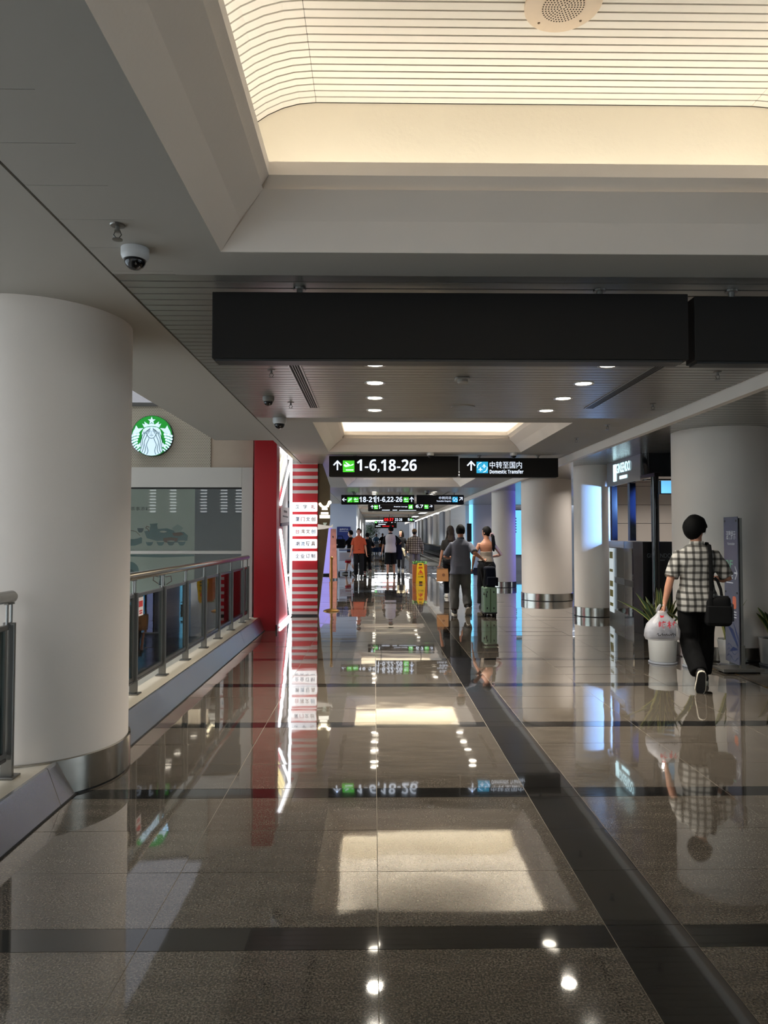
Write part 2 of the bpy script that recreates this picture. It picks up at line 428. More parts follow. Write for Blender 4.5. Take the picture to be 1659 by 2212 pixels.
for k, (y0, y1) in enumerate(WELLS):
    for side in ('far', 'near', 'left', 'right'):
        obj('recess_slope', sweep(y0, y1, side), white_paint, ceil)
    # end walls that close the vault
    outl = [(XL, 3.12)] + PL[1:] + PR[:-1] + [(XR, 3.12)]
    for yy, nn in ((y1 + 0.2, (0, -1, 0)), (y0 - 0.2, (0, 1, 0))):
        mb = MB(); mb.flat(((0, yy, 0), (1, 0, 0), (0, 0, 1), (0, -nn[1], 0)), outl, 0.03)
        obj('recess_wall', mb, plaster, ceil)
    # dark backing shell behind the slats
    BL, BR = vault(10, 0.02)
    me, _m2 = strip_mesh('backing', [(p[0], p[1] + 0.0) for p in BL] + [(p[0], p[1]) for p in BR], y1 - y0 + 0.4, 0.02, gap_dark)
    slat_part('backing', me, ceil, (0, (y0 + y1) / 2, 0.012))
    n = int((y1 - y0 + 0.38) / 0.05)
    if k == 1:
        rest = MB()
        for i in range(n):
            yy = y1 + 0.2 - 0.027 - 0.05 * i
            if yy > 1.9:
                slat_part('slat', me_s, ceil, (0, yy, 0)); slat_part('curved_slat', me_c, ceil, (0, yy, 0)); slat_part('curved_slat', me_r, ceil, (0, yy, 0))
            else:
                for q in (mb_c, mb_r, mb_s): rest.add([(v[0], v[1] + yy, v[2]) for v in q.v], q.f)
        stuff(obj('near_slats', rest, slat_white, ceil))
    elif k < 6:
        rest = MB()
        for i in range(n):
            yy = y1 + 0.2 - 0.027 - 0.05 * i
            for q in (mb_c, mb_r, mb_s): rest.add([(v[0], v[1] + yy, v[2]) for v in q.v], q.f)
        stuff(obj('recess_slats', rest, slat_white, ceil))
    # plain frame round the opening
    FW = 0.30
    mb = MB()
    mb.box(WX0 - FW, WX1 + FW, y1, y1 + FW, 2.868, 2.90); mb.box(WX0 - FW, WX1 + FW, y0 - FW, y0, 2.868, 2.90)
    mb.box(WX0 - FW, WX0, y0, y1, 2.868, 2.90); mb.box(WX1, WX1 + FW, y0, y1, 2.868, 2.90)
    obj('recess_frame', mb, gypsum, ceil)
# flat runs of aluminium slats between the wells
CXL, CXR = -1.365, 3.27
def slat_box(x0, x1, wy=0.088):
    mb = MB(); mb.rbox(x0, x1, -wy / 2, wy / 2, 0, 0.016, 0.004, 1); return mb
mb_full = slat_box(CXL, CXR); me_full = mb_full.mesh('slat'); me_full.materials.append(slat_alu)
runs = []
for k in range(len(WELLS) - 1): runs.append((WELLS[k][1] + 0.303, WELLS[k + 1][0] - 0.303))
for k, (ya, yb) in enumerate(runs):
    mb = MB(); mb.box(CXL, CXR, ya - 0.01, yb + 0.01, 2.893, 2.90); obj('backing', mb, gap_dark, ceil)
    n = int((yb - ya) / 0.1); st = MB()
    for i in range(n):
        yy = ya + 0.05 + 0.1 * i
        if k == 1: slat_part('slat', me_full, ceil, (0, yy, ZC))
        else: st.add([(v[0], v[1] + yy, v[2] + ZC) for v in mb_full.v], mb_full.f)
    if k != 1 and k < 6: stuff(obj('slat_run', st, slat_alu, ceil))
    elif k >= 6:
        mb = MB(); mb.box(CXL, CXR, ya, yb, ZC, ZC + 0.016); obj('ceiling_panel', mb, slat_alu, ceil)
# narrow slatted strips left and right of every well
side = MB(); bk = MB()
for (y0, y1) in WELLS[:6]:
    for xa, xb in ((CXL, WX0 - 0.3015), (WX1 + 0.3015, CXR)):
        bk.box(xa, xb, y0 - 0.31, y1 + 0.31, 2.893, 2.90)
        yy = y0 - 0.30
        while yy < y1 + 0.29:
            side.box(xa, xb, yy, min(yy + 0.297, y1 + 0.3), ZC, ZC + 0.016); yy += 0.30
stuff(obj('side_panels', side, gypsum, ceil)); obj('side_backing', bk, gap_dark, ceil)
# gypsum soffit over the railing, trim and the deep beam on the other side
mb = MB(); mb.box(-2.30, -1.455, -12, 10.27, 2.885, 4.0); obj('soffit', mb, gypsum, ceil)
mb = MB(); mb.box(-1.45, -1.38, -12, 30, 2.872, 2.95); struct(obj('trim_1', mb, gypsum))
mb = MB(); mb.box(3.285, 3.36, -12, 76, 2.755, 2.95); struct(obj('trim_2', mb, white_paint))
mb = MB(); mb.box(3.36, 9.0, -12, 31, 2.85, 2.90); obj('side_ceiling', mb, gap_dark, ceil)
st = MB()
for i in range(190):
    yy = 1.5 + 0.15 * i
    st.box(3.365, 9.0, yy, yy + 0.135, 2.825, 2.84)
stuff(obj('side_ceiling_slats', st, M('side ceiling aluminium', (160, 158, 152), 0.22, 0.6, bump=(5, 0.0008)), ceil))
mb = MB(); mb.box(-3.4, -1.455, 13.4, 30, 2.87, 2.95); obj('shop_ceiling', mb, gypsum, ceil)
mb = MB(); mb.box(-2.3, 9, -12, 76, 3.98, 4.0)

# ================================================================= COLUMNS
def column(x, y, r, ztop, zb=0.17):
    mb = MB(); mb.lathe((x, y, 0), [(r, 0), (r, ztop)], 64)
    c = struct(obj('column', mb, white_paint, auto=40))
    mb = MB(); mb.lathe((x, y, 0), [(r + 0.002, 0.012), (r + 0.016, 0.012), (r + 0.016, zb), (r + 0.002, zb + 0.004)], 64, cap=False)
    obj('steel_base', mb, steel, c, auto=40)
    mb = MB(); mb.lathe((x, y, 0), [(r + 0.002, 0.0), (r + 0.010, 0.0), (r + 0.010, 0.013), (r + 0.002, 0.013)], 48, cap=False)
    obj('base_gap', mb, black_metal, c)
    return c
column(-2.165, 4.60, 0.565, 2.89, 0.21)
column(4.40, 8.97, 0.57, 2.826)
column(4.10, 16.85, 0.585, 2.826)
column(4.19, 13.46, 0.375, 2.826)
column(3.83, 20.95, 0.35, 2.826)

# ================================================================= KERB UNDER THE RAILING
kerb_prof = [(-1.744, 0.012), (-1.818, 0.196), (-1.83, 0.203), (-2.36, 0.203), (-2.36, -0.55), (-1.744, -0.55)]
def extr(mb, prof, ya, yb): return mb.loft([[(p[0], ya, p[1]) for p in prof], [(p[0], yb, p[1]) for p in prof]])
kerb = root_struct('trim_4')
for ya, yb in ((-6.0, 11.46),):
    mb = MB(); extr(mb, kerb_prof, ya, yb); obj('stone_kerb', mb, stone_cream, kerb)
face = [(-1.736, 0.0), (-1.810, 0.197), (-1.816, 0.2075), (-1.835, 0.2075), (-1.833, 0.2035), (-1.818, 0.197), (-1.745, 0.0)]
edges = [-6.0, -2.0, 1.5, 4.02, 9.7, 11.42]
for ya, yb in zip(edges[:-1], edges[1:]):
    mb = MB(); extr(mb, face, ya + 0.004, yb - 0.004); obj('steel_panel', mb, M('kerb steel', (196, 196, 198), 0.27, 1.0, bump=(1.3, 0.004)), kerb)
mb = MB(); mb.box(-1.745, -1.728, -6, 11.42, 0.0002, 0.006); obj('seal', mb, rubber, kerb)

# ================================================================= CAFE FRONT ACROSS THE ATRIUM (far end of the void)
YW = 11.5
frame_paint = M('pale aluminium frame', (178, 174, 166), 0.45)
wl = root_struct('wall_left')
mb = MB(); mb.box(-14.2, -2.645, YW, YW + 0.25, 2.608, 3.60)
perf = bpy.data.materials.new('perforated metal'); perf.use_nodes = True
nt = perf.node_tree; b = nt.nodes['Principled BSDF']; g = nt.nodes.new('ShaderNodeNewGeometry'); mp = nt.nodes.new('ShaderNodeMapping')
mp.inputs['Scale'].default_value = (36, 1, 42); nt.links.new(g.outputs['Position'], mp.inputs['Vector'])
sp = nt.nodes.new('ShaderNodeSeparateXYZ'); nt.links.new(mp.outputs['Vector'], sp.inputs[0])
def mth(op, a=None, bb=None, v=None):
    n = nt.nodes.new('ShaderNodeMath'); n.operation = op
    for i, q in enumerate((a, bb)):
        if q is None: continue
        if isinstance(q, (int, float)): n.inputs[i].default_value = q
        else: nt.links.new(q, n.inputs[i])
    return n.outputs[0]
rowi = mth('FLOOR', sp.outputs['Z']); half = mth('MULTIPLY', mth('MODULO', mth('ABSOLUTE', rowi), 2.0), 0.5)
fx = mth('SUBTRACT', mth('FRACT', mth('ADD', sp.outputs['X'], half)), 0.5); fz = mth('SUBTRACT', mth('FRACT', sp.outputs['Z']), 0.5)
rr = mth('SQRT', mth('ADD', mth('MULTIPLY', fx, fx), mth('MULTIPLY', fz, fz)))
hole = mth('LESS_THAN', rr, 0.33)
mx = nt.nodes.new('ShaderNodeMix'); mx.data_type = 'RGBA'; mx.inputs[6].default_value = rgb((176, 166, 148)); mx.inputs[7].default_value = rgb((92, 84, 72))
nt.links.new(hole, mx.inputs[0]); nt.links.new(mx.outputs[2], b.inputs['Base Color']); b.inputs['Roughness'].default_value = 0.5
obj('perforated_panel', mb, perf, wl)
mb = MB(); mb.box(-14.2, -2.2, YW - 0.02, YW + 0.27, 3.60, 3.66); obj('coping', mb, M('dark coping', (70, 68, 64), 0.6), wl)
mb = MB(); mb.box(-2.643, -1.962, YW + 0.02, YW + 0.25, 2.608, 4.0); obj('tan_panel', mb, M('tan render', (166, 150, 132), 0.7, var=(5, 0.08)), wl)
mb = MB(); mb.box(-14.2, -2.135, YW - 0.05, YW + 0.25, 2.285, 2.606); obj('header_beam', mb, frame_paint, wl)
mb = MB(); mb.box(-2.131, -1.955, YW - 0.05, YW + 0.25, 0.0, 2.606); obj('end_post', mb, frame_paint, wl)
mb = MB(); mb.box(-14.2, -2.133, YW - 0.04, YW + 0.03, 1.214, 1.263); obj('transom', mb, frame_paint, wl)
mb = MB(); mb.box(-14.2, -2.133, YW - 0.02, YW + 0.25, 2.262, 2.284); obj('shadow_gap', mb, M('gap', (40, 40, 40), 0.8), wl)
mb = MB(); mb.box(-14.2, -1.955, YW + 0.06, YW + 0.25, -4.5, 2.26); obj('lower_wall', mb, M('pale glazing back', (205, 208, 204), 0.5), wl)
wn = root_struct('window_1')
for z0, z1 in ((1.264, 2.262), (-0.9, 1.213), (-4.4, -0.95)):
    mb = MB(); mb.box(-14.0, -2.134, YW - 0.012, YW - 0.006, z0, z1); obj('pane', mb, glass('cafe pane', (246, 250, 249), 0.01), wn)

# ================================================================= ATRIUM SHELL: glazed side, roof, back wall with louvred windows
mull = M('mullion', (150, 150, 150), 0.4)
w2 = root_struct('window_2')
for i in range(16):
    y = -12 + 1.55 * i
    mb = MB(); mb.box(-14.2, -14.05, y - 0.05, y + 0.05, -4.5, 8); obj('mullion', mb, mull, w2)
for z in (-4.4, -1.5, 1.4, 4.3, 7.2):
    mb = MB(); mb.box(-14.18, -14.08, -12, 11.5, z - 0.04, z + 0.04); obj('transom', mb, mull, w2)
mb = MB(); mb.box(-14.14, -14.12, -12, 11.5, -4.5, 8); obj('pane', mb, glass('facade pane', (225, 232, 236), 0.02), w2)
rf = root_struct('ceiling_atrium')  # unseen roof, glazed to let more daylight into the atrium
for i in range(9):
    y = -12 + 2.95 * i
    mb = MB(); mb.box(-14.3, -2.1, y - 0.06, y + 0.06, 7.9, 8.2); obj('roof_beam', mb, mull, rf)
for x in (-14.2, -11.2, -8.2, -5.2, -2.2):
    mb = MB(); mb.box(x - 0.05, x + 0.05, -12, 11.6, 7.95, 8.15); obj('purlin', mb, mull, rf)
mb = MB(); mb.box(-14.2, -2.2, -12, 11.6, 8.05, 8.07); obj('pane', mb, glass('roof pane', (250, 252, 255), 0.02), rf)
# clerestory above the cafe front, its pane tinted to dim the bright sky
wc = root_struct('window_8')
mb = MB(); mb.box(-14.2, -2.2, YW + 0.12, YW + 0.14, 3.66, 8.0); obj('pane', mb, glass('sky dimming pane', (150, 150, 152), 0.02), wc)
for x in (-14.0, -11.0, -8.0, -5.0, -2.3):
    mb = MB(); mb.box(x - 0.04, x + 0.04, YW + 0.08, YW + 0.18, 3.66, 8.0); obj('mullion', mb, mull, wc)
mb = MB(); mb.box(-2.3, -2.1, -12, 10.27, 4.0, 8.0); struct(obj('wall_upper', mb, gypsum))
wb = root_struct('wall_back')
lx = [-10.9, -9.9, -8.4, -7.4, -6.66]
xs = [-14.3]
mb = MB()
for x in lx: mb.box(xs[-1], x - 0.19, -12.3, -12, 2.6, 4.4); xs.append(x + 0.19)
mb.box(xs[-1], -5.6, -12.3, -12, 2.6, 4.4); mb.box(-14.3, -5.6, -12.3, -12, -4.6, 2.6); mb.box(-14.3, -5.6, -12.3, -12, 4.4, 8.2); mb.box(-5.6, 9.2, -12.3, -12, -4.6, 1.2)
obj('wall_panel', mb, white_paint, wb)
w9 = root_struct('window_9')  # unseen back glazing added for more daylight from behind the camera
for i in range(11):
    x = -5.6 + 1.46 * i
    mb = MB(); mb.box(x - 0.04, x + 0.04, -12.25, -12.1, 1.2, 4.2); obj('mullion', mb, mull, w9)
mb = MB(); mb.box(-5.6, 9.2, -12.19, -12.17, 1.2, 4.2); obj('pane', mb, glass('facade pane', (225, 232, 236), 0.02), w9)
for k, x in enumerate(lx):
    wk = root_struct('window_%d' % (3 + k))
    for j in range(12):
        mb = MB(); mb.box(x - 0.19, x + 0.19, -12.2, -12.12, 2.6 + 0.15 * j, 2.665 + 0.15 * j); obj('louver', mb, mull, wk)
mb = MB(); mb.box(9.0, 9.2, 3.0, 18.0, -0.3, 4.2); mb.box(9.0, 9.2, -12, 3.0, -0.3, 0.7); mb.box(9.0, 9.2, -12, 3.0, 2.8, 4.2); struct(obj('wall_right', mb, white_paint))
w12 = root_struct('window_12')  # unseen windows added to brighten the left slope of the well
for i in range(11):
    yy = -12 + 1.5 * i
    mb = MB(); mb.box(9.02, 9.12, yy - 0.04, yy + 0.04, 0.7, 2.8); obj('mullion', mb, mull, w12)
mb = MB(); mb.box(9.06, 9.08, -12, 3.0, 0.7, 2.8); obj('pane', mb, glass('facade pane', (225, 232, 236), 0.02), w12)
wr = root_struct('window_10')  # unseen glazing added so daylight reaches the far zone
for i in range(10):
    yy = 18.0 + 1.45 * i
    mb = MB(); mb.box(9.02, 9.12, yy - 0.04, yy + 0.04, 0, 2.9); obj('mullion', mb, mull, wr)
mb = MB(); mb.box(9.06, 9.08, 18.0, 31.5, 0, 2.9); obj('pane', mb, glass('facade pane', (225, 232, 236), 0.02), wr)

# ================================================================= FAR CORRIDOR
pale_wall = M('pale wall with blue light', (216, 228, 244), 0.6)  # bluish light falling on the far wall is put into its colour
mb = MB(); mb.box(-3.4, -0.745, 30, 64, 0, 2.95); struct(obj('wall_far_left', mb, pale_wall))
mb = MB(); mb.box(-0.748, -0.735, 29.99, 64, 0, 0.16); struct(obj('baseboard_left', mb, steel))
wg = root_struct('window_11')  # unseen side glazing added to bring daylight onto the middle corridor
for i in range(12):
    yy = 13.55 + 1.49 * i
    mb = MB(); mb.box(-3.4, -3.28, yy - 0.04, yy + 0.04, 0, 2.87); obj('mullion', mb, mull, wg)
mb = MB(); mb.box(-3.35, -3.33, 13.5, 30, 0, 2.87); obj('pane', mb, glass('facade pane', (225, 232, 236), 0.02), wg)
mb = MB(); mb.box(-3.3, -2.0, 11.75, 13.5, 0, 3.1); struct(obj('wall_shop_return', mb, M('shop interior', (205, 200, 205), 0.7)))
mb = MB(); mb.box(-3.4, 9, 76, 76.3, 0, 3); struct(obj('wall_end', mb, M('end wall', (120, 126, 136), 0.6)))
wf = root_struct('wall_far_right')
pa, pb = M('wall panel white', (214, 214, 216), 0.5), M('wall panel blue grey', (150, 160, 178), 0.5)
y = 37.0
i = 0
while y < 75:
    d = 2.2
    mb = MB(); mb.box(3.92 - (0.12 if i % 2 else 0), 4.3, y, y + d - 0.03, 0, 2.86); obj('wall_panel', mb, pb if i % 3 == 1 else pa, wf); y += d; i += 1
mb = MB(); mb.box(4.19, 5.09, 30.0, 30.8, 0.16, 2.86); 
wp = struct(obj('wall_pier', mb, M('pier plaster', (190, 186, 196), 0.6)))
mb = MB(); mb.box(4.192, 5.10, 29.98, 30.82, 0, 0.16); obj('baseboard', mb, black_metal, wp)
mb = MB(); mb.box(5.09, 9.0, 31.5, 31.8, 0, 2.9); struct(obj('wall_gate', mb, M('gate wall', (176, 182, 196), 0.6)))
mb = MB(); mb.box(4.0, 4.3, 31, 37, 0, 2.9); struct(obj('wall_return', mb, pale_wall))
# panelled wall behind the jewellery kiosk
wk = root_struct('wall_kiosk')
pan = M('beige wall panel', (206, 196, 186), 0.45)
for j in range(8):
    z0, z1 = 0.46 * j - 0.02, 0.46 * j + 0.43
    for i in range(3):
        mb = MB(); mb.box(5.25 + 1.25 * i + 0.003, 5.25 + 1.25 * (i + 1) - 0.003, 17.5, 17.56, max(0.1, z0), min(2.83, z1)); obj('wall_panel', mb, pan, wk)
mb = MB(); mb.box(5.25, 9, 17.54, 17.7, 0, 2.83); obj('backing', mb, M('gap', (40, 40, 40), 0.8), wk)
# ================================================================= RAILINGS
rail_glass = glass('railing glass', (222, 236, 232), 0.01)
XRL = -1.975
def railing(label, posts, y_start, y_end):
    t = thing('glass_railing', label, 'railing', (XRL, (y_start + y_end) / 2, 0.204), 'steel and glass railings')
    mb = MB(); mb.tube([(XRL, y_start, 1.170), (XRL, y_end, 1.170)], 0.034, 20, cap='round')
    obj('handrail', mb, steel, t, auto=50)
    for a, b in zip([y_start + 0.02] + posts[:-1] if posts[0] - y_start > 0.3 else posts[:-1], posts if posts[0] - y_start > 0.3 else posts[1:]):
        mb = MB(); mb.box(XRL - 0.014, XRL + 0.014, a + 0.03, b - 0.03, 0.995, 1.022); obj('upper_rail', mb, steel_dk, t, bevel=0.003)
        mb = MB(); mb.box(XRL - 0.014, XRL + 0.014, a + 0.03, b - 0.03, 0.320, 0.347); mb.box(XRL - 0.008, XRL + 0.012, a + 0.03, b - 0.03, 0.297, 0.313); obj('lower_rail', mb, steel_dk, t)
        for yy in (a + 0.055, b - 0.055):
            mb = MB(); mb.box(XRL - 0.013, XRL + 0.013, yy - 0.011, yy + 0.011, 0.347, 0.995); obj('stile', mb, steel_dk, t)
        mb = MB(); mb.box(XRL - 0.004, XRL + 0.004, a + 0.066, b - 0.066, 0.347, 0.995); obj('glass_pane', mb, rail_glass, t)
    for y in posts:
        mb = MB(); mb.box(XRL - 0.030, XRL + 0.034, y - 0.011, y + 0.011, 0.208, 1.032); p = obj('post', mb, steel_dk, t, bevel=0.003)
        mb = MB(); mb.box(XRL - 0.05, XRL + 0.055, y - 0.045, y + 0.045, 0.2035, 0.2145); obj('foot_plate', mb, steel_dk, p, bevel=0.003)
        mb = MB(); mb.tube([(XRL, y - 0.022, 1.02), (XRL, y - 0.022, 1.145)], 0.007, 8); mb.tube([(XRL, y + 0.022, 1.02), (XRL, y + 0.022, 1.145)], 0.007, 8)
        mb.box(XRL - 0.012, XRL + 0.012, y - 0.035, y + 0.035, 1.130, 1.138); obj('handrail_bracket', mb, steel_dk, p)
    return t
rl = railing('long steel and glass railing running from the round column to the red pillar', [5.22, 5.90, 6.69, 7.50, 8.31, 9.05, 9.86, 10.72, 11.10], 5.17, 11.14)
mb = MB(); mb.box(XRL + 0.008, XRL + 0.010, 5.97, 6.10, 0.83, 0.985)
o = obj('notice_tag', mb, M('notice paper', (225, 214, 214), 0.6)); tag(o, 'small white and red notice taped to the railing glass', 'notice')
for v0, v1, q in ((0.905, 0.955, 0.05), (0.865, 0.877, 0.04), (0.846, 0.858, 0.035)):
    mb = MB(); mb.box(XRL + 0.0103, XRL + 0.011, 6.035 - q, 6.035 + q, v0, v1); obj('print', mb, M('notice red', (196, 60, 60), 0.6), o)
railing('short end of steel and glass railing in front of the large round column', [0.70, 1.50, 2.30, 3.09, 3.89], 0.0, 3.91)

# ================================================================= HANGING SIGNS
def arrow(F, cx, cy, h, ang=90, wd=None):
    """arrow glyph: shaft and head, pointing along ang"""
    mb = MB(); a = math.radians(ang); wd = wd or h * 0.16
    R = lambda x, y: (cx + x * math.cos(a) - y * math.sin(a), cy + x * math.sin(a) + y * math.cos(a))
    mb.stroke(F, [R(-h / 2, 0), R(h / 2 - wd * .3, 0)], wd, 0.003); mb.stroke(F, [R(0.06 * h, 0.42 * h), R(h / 2, 0), R(0.06 * h, -0.42 * h)], wd, 0.004)
    return mb
def plane_up(F, cx, cy, s):
    mb = MB()
    b = [(-.42, .06), (-.36, .20), (-.26, .14), (.08, .05), (.34, .20), (.42, .22), (.44, .16), (.30, .07), (-.22, -.06), (-.34, -.02)]
    wng = [(-.02, .07), (-.30, .34), (-.22, .36), (.16, .11)]; lo = [(-.06, -.02), (.08, .02), (.02, -.2), (-.06, -.2)]
    for p in (b, wng): mb.flat(F, [(cx + x * s, cy + y * s) for x, y in p], 0.004)
    mb.flat(F, [(cx + x * s, cy + y * s) for x, y in rect(-.24, .42, -.36, -.27)], 0.004)
    return mb
def transfer(F, cx, cy, s):
    mb = MB()
    def pl(ox, oy, k, r):
        P = [(0, .30), (.05, .2), (.06, .08), (.3, -.08), (.3, -.14), (.06, -.05), (.04, -.2), (.12, -.27), (.12, -.31), (0, -.27), (-.12, -.31), (-.12, -.27), (-.04, -.2), (-.06, -.05), (-.3, -.14), (-.3, -.08), (-.06, .08), (-.05, .2)]
        a = math.radians(r); mb.flat(F, [(cx + s * (ox + k * (x * math.cos(a) - y * math.sin(a))), cy + s * (oy + k * (x * math.sin(a) + y * math.cos(a)))) for x, y in P], 0.004)
    pl(.16, .14, .62, 0); pl(-.16, -.15, .62, 0)
    for a0 in (100, 280):
        mb.stroke(F, [(cx + s * .43 * math.cos(math.radians(a0 + q)), cy + s * .43 * math.sin(math.radians(a0 + q))) for q in range(0, 90, 12)], s * .045, 0.004)
    return mb
def hang_sign(name, label, x0, x1, y, z0, z1, group=None, th=0.10, rods=(0.2, 0.8), cat='sign', ZC=2.87):
    t = thing(name, label, cat, ((x0 + x1) / 2, y, z0), group)
    mb = MB(); mb.box(x0, x1, y, y + th, z0 + 0.012, z1); obj('sign_box', mb, black_panel, t, bevel=0.004)
    mb = MB(); mb.box(x0 + 0.015, x1 - 0.03, y + 0.012, y + th - 0.01, z0, z0 + 0.0125); obj('bottom_rail', mb, black_metal, t)
    for q in rods:
        x = x0 + (x1 - x0) * q
        mb = MB(); mb.tube([(x, y + th / 2, z1 - 0.001), (x, y + th / 2, ZC + 0.002)], 0.017, 12); r = obj('rod', mb, steel_dk, t)
        mb = MB(); mb.tube([(x, y + th / 2, ZC - 0.012), (x, y + th / 2, ZC - 0.001)], 0.035, 14); obj('rose', mb, steel_dk, r)
    return t
def icon(t, F, x, z, s, kind, m):
    mb = MB(); mb.flat(F, rect(x - s / 2, x + s / 2, z - s / 2, z + s / 2), 0.002); o = obj('pictogram_tile', mb, m, t)
    F2 = (Vector(F[0]) + Vector(F[3]) * 0.0021, F[1], F[2], F[3])
    g = {'up': plane_up, 'tr': transfer}[kind](F2, x, z, s) if kind in ('up', 'tr') else None
    if g is None:
        g = MB()
        if kind == 'esc':
            for d in (-.12, .02, .16): g.stroke(F2, [(x - .36 * s, z + (d - .26) * s), (x + .3 * s, z + (d + .2) * s)], s * .06)
            g.flat(F2, circ(x - .16 * s, z + .26 * s, .07 * s, n=10))
        else:
            g.flat(F2, rect(x - .3 * s, x - .05 * s, z - .2 * s, z + .12 * s)); g.flat(F2, rect(x + .05 * s, x + .32 * s, z - .28 * s, z + .3 * s)); g.stroke(F2, [(x - .34 * s, z - .3 * s), (x + .34 * s, z - .3 * s)], s * .05)
    obj('pictogram', g, sign_white, o)
hang_sign('hanging_sign', 'wide blank dark sign box hanging nearest below the ceiling', -0.88, 1.722, 3.83, 2.452, 2.828, 'blank dark sign backs', 0.12, (0.18, 0.82))
t = hang_sign('hanging_sign', 'blank dark sign box hanging beside the wide one, over the planters', 1.757, 4.10, 3.83, 2.446, 2.815, 'blank dark sign backs', 0.12, (0.10, 0.9))
# second row of signs, lit
y = 12.0; F = FR(0, y, 0)
t = hang_sign('hanging_sign', 'lit black sign with green plane pictogram and gates 1-6,18-26', -0.763, 1.432, y, 2.500, 2.856, 'lit direction signs')
P2 = lambda px: -0.761 + (px - 711) * (1.444 + 0.761) / (992 - 711)
obj('arrow', arrow(F, P2(729), 2.695, 0.145), sign_white, t)
icon(t, F, P2(753), 2.68, 0.195, 'up', sign_green)
txt('lettering', '1-6,18-26', F, (P2(771), P2(900), 2.575, 2.800), sign_white, t, 0.02)
t = hang_sign('hanging_sign', 'lit black sign with blue pictogram pointing to domestic transfer', 1.462, 3.132, y, 2.492, 2.826, 'lit direction signs')
obj('arrow', arrow(F, P2(1018), 2.690, 0.145), sign_white, t)
icon(t, F, P2(1042), 2.665, 0.195, 'tr', sign_blue)
txt('lettering', '中转至国内', F, (P2(1058), P2(1128), 2.648, 2.765), sign_white, t, 0.015)
txt('lettering', 'Domestic Transfer', F, (P2(1058), P2(1131), 2.560, 2.628), sign_white, t, 0.02)
# third row
y = 22.5; F = FR(0, y, 0); P3 = lambda px: -1.042 + (px - 737) * (2.852 + 1.042) / (1002 - 737)
t = hang_sign('hanging_sign', 'lit black sign reading 18-21 and 1-6,22-26 with three green pictograms', P3(737), P3(895), y, 2.498, 2.805, 'lit direction signs')
obj('arrow', arrow(F, P3(744), 2.655, 0.12, 180), sign_white, t)
icon(t, F, P3(756), 2.65, 0.165, 'esc', sign_green); icon(t, F, P3(769), 2.65, 0.165, 'up', sign_green)
txt('lettering', '18-21', F, (P3(776), P3(810), 2.575, 2.745), sign_white, t, 0.02)
mb = MB(); mb.flat(F, rect(P3(811.3), P3(812.6), 2.55, 2.775)); obj('divider', mb, sign_white, t)
txt('lettering', '1-6,22-26', F, (P3(814), P3(869), 2.56, 2.745), sign_white, t, 0.02)
icon(t, F, P3(877), 2.65, 0.165, 'up', sign_green); obj('arrow', arrow(F, P3(889), 2.66, 0.14), sign_white, t)
t = hang_sign('hanging_sign', 'lit black sign with blue pictogram and arrow for transfer enquiry', P3(900), P3(1002), y, 2.498, 2.805, 'lit direction signs')
txt('lettering', '中转问讯', F, (P3(948), P3(975), 2.665, 2.755), sign_white, t, 0.02)
txt('lettering', 'Transfer Enquiry', F, (P3(943), P3(975), 2.575, 2.635), sign_white, t, 0.02)
icon(t, F, P3(983), 2.66, 0.17, 'tr', sign_blue); obj('arrow', arrow(F, P3(995.5), 2.68, 0.13, 45), sign_white, t)
# fourth row
y = 26.0; F = FR(0, y, 0); P4 = lambda px: -0.221 + (px - 795) * (2.207 + 0.221) / (938 - 795)
t = hang_sign('hanging_sign', 'lower black lounge sign with green pictograms partly behind the third row', P4(795), P4(938), y, 2.41, 2.70, 'lit direction signs', ZC=3.728)
obj('arrow', arrow(F, P4(804), 2.565, 0.11), sign_white, t); icon(t, F, P4(812), 2.56, 0.15, 'up', sign_green)
txt('lettering', '1-', F, (P4(818), P4(824), 2.50, 2.64), sign_white, t, 0.02)
txt('lettering', 'Premier Lounge', F, (P4(851), P4(880), 2.545, 2.60), sign_white, t, 0.02)
icon(t, F, P4(887), 2.57, 0.16, 'lounge', sign_green)
txt('lettering', '6,7', F, (P4(898), P4(914), 2.52, 2.65), sign_white, t, 0.02)
icon(t, F, P4(921), 2.575, 0.15, 'up', sign_green); obj('arrow', arrow(F, P4(931), 2.59, 0.10, 20), sign_white, t)
mb = MB(); mb.flat(F, rect(P4(825), P4(842), 2.44, 2.46)); mb.flat(F, rect(P4(848), P4(858), 2.44, 2.46)); mb.flat(F, rect(P4(862), P4(899), 2.435, 2.45)); obj('small_print', mb, sign_white, t)
# far rows
y = 45.0; F = FR(0, y, 0); P5 = lambda px: 0.616 + (px - 829) * (2.583 - 0.616) / 67
t = hang_sign('hanging_sign', 'far black sign with a red digital clock and gates 22-26', P5(828), P5(896), y, 2.39, 2.69, 'lit direction signs')
txt('lettering', '08:37', F, (P5(830), P5(850), 2.45, 2.64), sign_red, t, 0.01)
txt('lettering', '22-26', F, (P5(853), P5(869), 2.46, 2.63), sign_white, t, 0.02)
txt('lettering', '5', F, (P5(881), P5(885), 2.46, 2.63), sign_white, t, 0.02)
icon(t, F, P5(888.5), 2.54, 0.15, 'up', sign_green); obj('arrow', arrow(F, P5(893), 2.54, 0.12, 0), sign_white, t)
y = 52.0; F = FR(0, y, 0); P6 = lambda px: 0.034 + (px - 809) * (1.661 - 0.034) / 48
t = hang_sign('hanging_sign', 'farthest small black sign with white figures and red text', P6(809), P6(857), y, 2.08, 2.62, 'lit direction signs', ZC=3.728)
icon(t, F, P6(812), 2.52, 0.15, 'up', sign_green)
txt('lettering', '12,22-26', F, (P6(815), P6(836), 2.46, 2.60), sign_white, t, 0.02)
